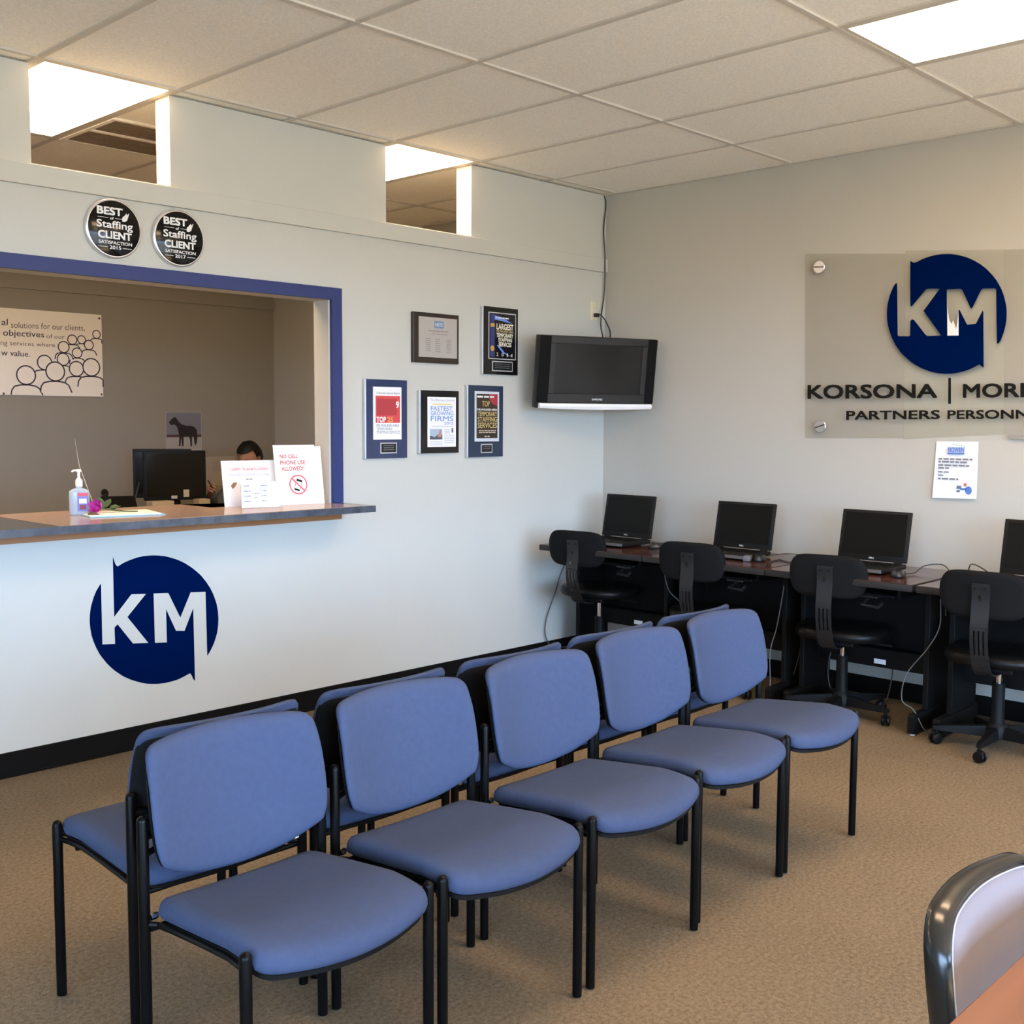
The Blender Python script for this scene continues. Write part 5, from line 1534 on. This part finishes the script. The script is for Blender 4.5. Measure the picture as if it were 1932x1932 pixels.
def skin_obj(name, chains, m, parent, sub=2):
    """chains: lists of (point, radius); points that coincide are shared so limbs grow as one surface."""
    verts, rad, edges, index = [], [], [], {}
    for ch in chains:
        prev = None
        for p, r in ch:
            k = tuple(round(v, 4) for v in p)
            if k not in index:
                index[k] = len(verts); verts.append(p); rad.append(r)
            i = index[k]
            if prev is not None and prev != i:
                edges.append((prev, i))
            prev = i
    me = bpy.data.meshes.new(name)
    me.from_pydata([tuple(v) for v in verts], edges, [])
    o = bpy.data.objects.new(name, me)
    C.objects.link(o)
    md = o.modifiers.new('skin', 'SKIN'); md.use_smooth_shade = True
    for i, v in enumerate(me.skin_vertices[0].data):
        r = rad[i]
        v.radius = r if isinstance(r, tuple) else (r, r)
        v.use_root = (i == 0)
    if sub:
        s = o.modifiers.new('sub', 'SUBSURF'); s.levels = sub; s.render_levels = sub
    bpy.context.view_layer.update()
    me2 = bpy.data.meshes.new_from_object(o.evaluated_get(bpy.context.evaluated_depsgraph_get()))
    bpy.data.objects.remove(o)
    me2.name = name
    me2.materials.clear(); me2.materials.append(m)
    for p in me2.polygons:
        p.use_smooth = True
    o = bpy.data.objects.new(name, me2)
    C.objects.link(o); o.parent = parent
    return o


V = Vector
pelvis, belly, chest, neck0, neck1 = V((0, 0.02, 0.53)), V((0, 0.0, 0.68)), V((0, -0.03, 0.88)), V((0, -0.05, 1.02)), V((0, -0.09, 1.085))
head_c = V((0, -0.13, 1.165))


def arm(s, el, wr, palm):
    return [(chest, (0.125, 0.08)), (V((s * 0.165, -0.04, 0.955)), 0.052), (el, 0.043), (wr, 0.028), (palm, (0.034, 0.016))]


rw, rp = V((-0.10, -0.47, 0.93)), V((-0.06, -0.53, 0.955))
lw, lp = V((0.16, -0.42, 0.785)), V((0.10, -0.49, 0.785))
armR = arm(-1, V((-0.24, -0.27, 0.78)), rw, rp)
armL = arm(1, V((0.27, -0.22, 0.80)), lw, lp)
legs = []
for s in (-1, 1):
    legs.append([(pelvis, (0.135, 0.10)), (V((s * 0.10, -0.06, 0.525)), 0.085), (V((s * 0.12, -0.42, 0.53)), 0.062), (V((s * 0.12, -0.40, 0.26)), 0.05), (V((s * 0.12, -0.38, 0.085)), 0.036), (V((s * 0.12, -0.47, 0.045)), (0.04, 0.03)), (V((s * 0.12, -0.55, 0.035)), (0.035, 0.022))])


def fingers(palm, fwd, side, curl):
    out = []
    for k, (off, ln) in enumerate(((-0.028, 0.070), (-0.010, 0.080), (0.009, 0.076), (0.026, 0.060))):
        b = palm + fwd * 0.01 + side * off
        q0 = b + fwd * 0.03
        q1 = q0 + (fwd * 0.8 + curl * 0.6).normalized() * ln * 0.45
        q2 = q1 + (fwd * 0.35 + curl * 0.95).normalized() * ln * 0.4
        out.append([(palm, (0.034, 0.016)), (q0, 0.009), (q1, 0.008), (q2, 0.0065)])
    th = palm - side * 0.03
    out.append([(palm, (0.034, 0.016)), (th + fwd * 0.005, 0.011), (th + fwd * 0.035 + curl * 0.015, 0.0095), (th + fwd * 0.055 + curl * 0.03 + side * 0.012, 0.008)])
    return out


fR = (rp - rw).normalized(); fL = (lp - lw).normalized()
chR = fingers(rp, fR, V((0.4, 0.1, 0.8)).normalized(), V((0.6, 0.3, -0.5)).normalized())
chL = fingers(lp, fL, V((0.6, -0.7, 0)).normalized(), V((0, 0, -1)))
body_ch = [[(pelvis, (0.135, 0.10)), (belly, (0.12, 0.09)), (chest, (0.125, 0.08)), (neck0, (0.062, 0.058)), (neck1, (0.052, 0.055)), (V((0, -0.115, 1.12)), (0.055, 0.06))]] + [armR, armL] + legs + chR + chL
body = skin_obj('body', body_ch, SKIN, person)
# head sculpted into the same mesh: ellipsoid with brow, nose, mouth, chin, ears
bm = bmesh.new(); bm.from_mesh(body.data)
hb = bmesh.new()
bmesh.ops.create_uvsphere(hb, u_segments=32, v_segments=24, radius=1.0)
for v in hb.verts:
    x, y, z = v.co
    jaw = max(0.0, -z)
    px = 0.076 * x * (1 - 0.28 * jaw * jaw)
    py = 0.096 * y * (1 - 0.10 * jaw)
    pz = 0.118 * z
    if y < 0:
        py -= 0.026 * math.exp(-((x / 0.16) ** 2)) * math.exp(-(((z + 0.10) / 0.22) ** 2))      # nose
        py -= 0.006 * math.exp(-((x / 0.5) ** 2)) * math.exp(-(((z - 0.22) / 0.12) ** 2))       # brow
        py += 0.007 * sum(math.exp(-(((x - q) / 0.2) ** 2)) for q in (-0.42, 0.42)) * math.exp(-(((z - 0.02) / 0.14) ** 2))  # eye sockets
        py -= 0.006 * math.exp(-((x / 0.3) ** 2)) * math.exp(-(((z + 0.46) / 0.09) ** 2))       # lips
        py -= 0.010 * math.exp(-((x / 0.35) ** 2)) * math.exp(-(((z + 0.82) / 0.2) ** 2))       # chin
    v.co = (px, py, pz)
Mh = Matrix.Translation(head_c) @ Matrix.Rotation(R(28), 4, 'X')
for s in (-1, 1):
    m_ = Matrix.Translation((s * 0.077, 0.008, -0.004)) @ Matrix.Rotation(R(s * 18), 4, 'Z') @ Matrix.Diagonal((0.010, 0.020, 0.032, 1))
    bmesh.ops.create_uvsphere(hb, u_segments=12, v_segments=10, radius=1.0, matrix=m_)
hb.transform(Mh)
tmp = bpy.data.meshes.new('tmp'); hb.to_mesh(tmp); hb.free()
bm.from_mesh(tmp); bpy.data.meshes.remove(tmp)
bm.to_mesh(body.data); bm.free()
for p in body.data.polygons:
    p.use_smooth = True
# eyes, hair and clothes
for s in (-1, 1):
    bm = bmesh.new(); bmesh.ops.create_uvsphere(bm, u_segments=14, v_segments=10, radius=0.0125, matrix=Mh @ Matrix.Translation((s * 0.031, -0.071, 0.004)))
    ey = obj('eye', bm, mat('eye_white', (0.5, 0.48, 0.45), 0.3), person, 80)
    bm = bmesh.new(); bmesh.ops.create_uvsphere(bm, u_segments=12, v_segments=8, radius=0.007, matrix=Mh @ Matrix.Translation((s * 0.031, -0.0785, 0.001)))
    obj('iris', bm, HAIR, ey, 80)
    bm = bmesh.new(); add_tube(bm, [Mh @ V((s * 0.016, -0.094, 0.026)), Mh @ V((s * 0.034, -0.092, 0.032)), Mh @ V((s * 0.05, -0.080, 0.026))], [0.003, 0.004, 0.002], 6)
    obj('eyebrow', bm, HAIR, person)
bm = bmesh.new()
bmesh.ops.create_uvsphere(bm, u_segments=32, v_segments=24, radius=1.0)
kill = []
for v in bm.verts:
    x, y, z = v.co
    if z < -0.35 + 0.0 * y or (y < -0.25 and z < 0.52) or (y < 0.1 and z < 0.05):
        kill.append(v)
    k = 1.0 + 0.025 * math.sin(9 * x + 3 * z) * math.cos(7 * y)
    v.co = (0.092 * x * k, 0.117 * y * k + 0.004, 0.133 * z * k)
bmesh.ops.delete(bm, geom=kill, context='VERTS')
bmesh.ops.solidify(bm, geom=bm.faces[:], thickness=0.006)
bm.transform(Mh)
obj('hair', bm, HAIR, person, 60)
skin_obj('shirt', [[(V((0, 0.02, 0.53)), (0.175, 0.14)), (belly, (0.172, 0.135)), (chest, (0.18, 0.125)), (V((0, -0.045, 0.985)), (0.11, 0.095)), (V((0, -0.06, 1.035)), (0.066, 0.064))],
                   [(chest, (0.18, 0.125)), (V((-0.165, -0.04, 0.955)), 0.082), (V((-0.24, -0.27, 0.78)), 0.055), (rw + (V((-0.24, -0.27, 0.78)) - rw) * 0.12, 0.038)],
                   [(chest, (0.18, 0.125)), (V((0.165, -0.04, 0.955)), 0.082), (V((0.27, -0.22, 0.80)), 0.055), (lw + (V((0.27, -0.22, 0.80)) - lw) * 0.12, 0.038)]], SHIRT, person)
skin_obj('trousers', [[(V((0, 0.02, 0.60)), (0.165, 0.13)), (V((0, 0.02, 0.525)), (0.165, 0.12))]] +
         [[(V((0, 0.02, 0.525)), (0.165, 0.12)), (V((s * 0.10, -0.06, 0.525)), 0.098), (V((s * 0.12, -0.42, 0.53)), 0.075), (V((s * 0.12, -0.40, 0.26)), 0.064), (V((s * 0.12, -0.38, 0.09)), 0.055)] for s in (-1, 1)], TROUSER, person)
for s in (-1, 1):
    bm = bmesh.new()
    ol2 = closed_spline([(0, 0.12), (-0.035, 0.10), (-0.036, 0.0), (-0.045, -0.10), (-0.03, -0.155), (0, -0.165), (0.03, -0.155), (0.045, -0.10), (0.036, 0.0), (0.035, 0.10)], 4)
    add_cushion(bm, ol2, [(0.004, 0.0), (0, 0.012), (0, 0.03), (0.012, 0.065), (0.02, 0.075)], lambda x, y, h, s=s: V((s * 0.12 + x, -0.42 + y, 0.002 + h)))
    obj('shoe', bm, BLKVINYL, person, 60)
bm = bmesh.new()
pw = person.matrix_basis
Mp = Matrix.Translation(person.location) @ Matrix.Rotation(R(-68), 4, 'Z')
tip = Mp @ (rp + fR * 0.055 + V((0.03, 0, -0.03)))
add_tube(bm, [tip + V((0.0, -0.02, -0.05)), tip, tip + V((-0.045, 0.0, 0.075))], 0.0045, 8)
tag(obj('pen', bm, mat('pen_black', (0.01, 0.01, 0.01), 0.4)), 'black pen in the hand of the seated person', 'pen')
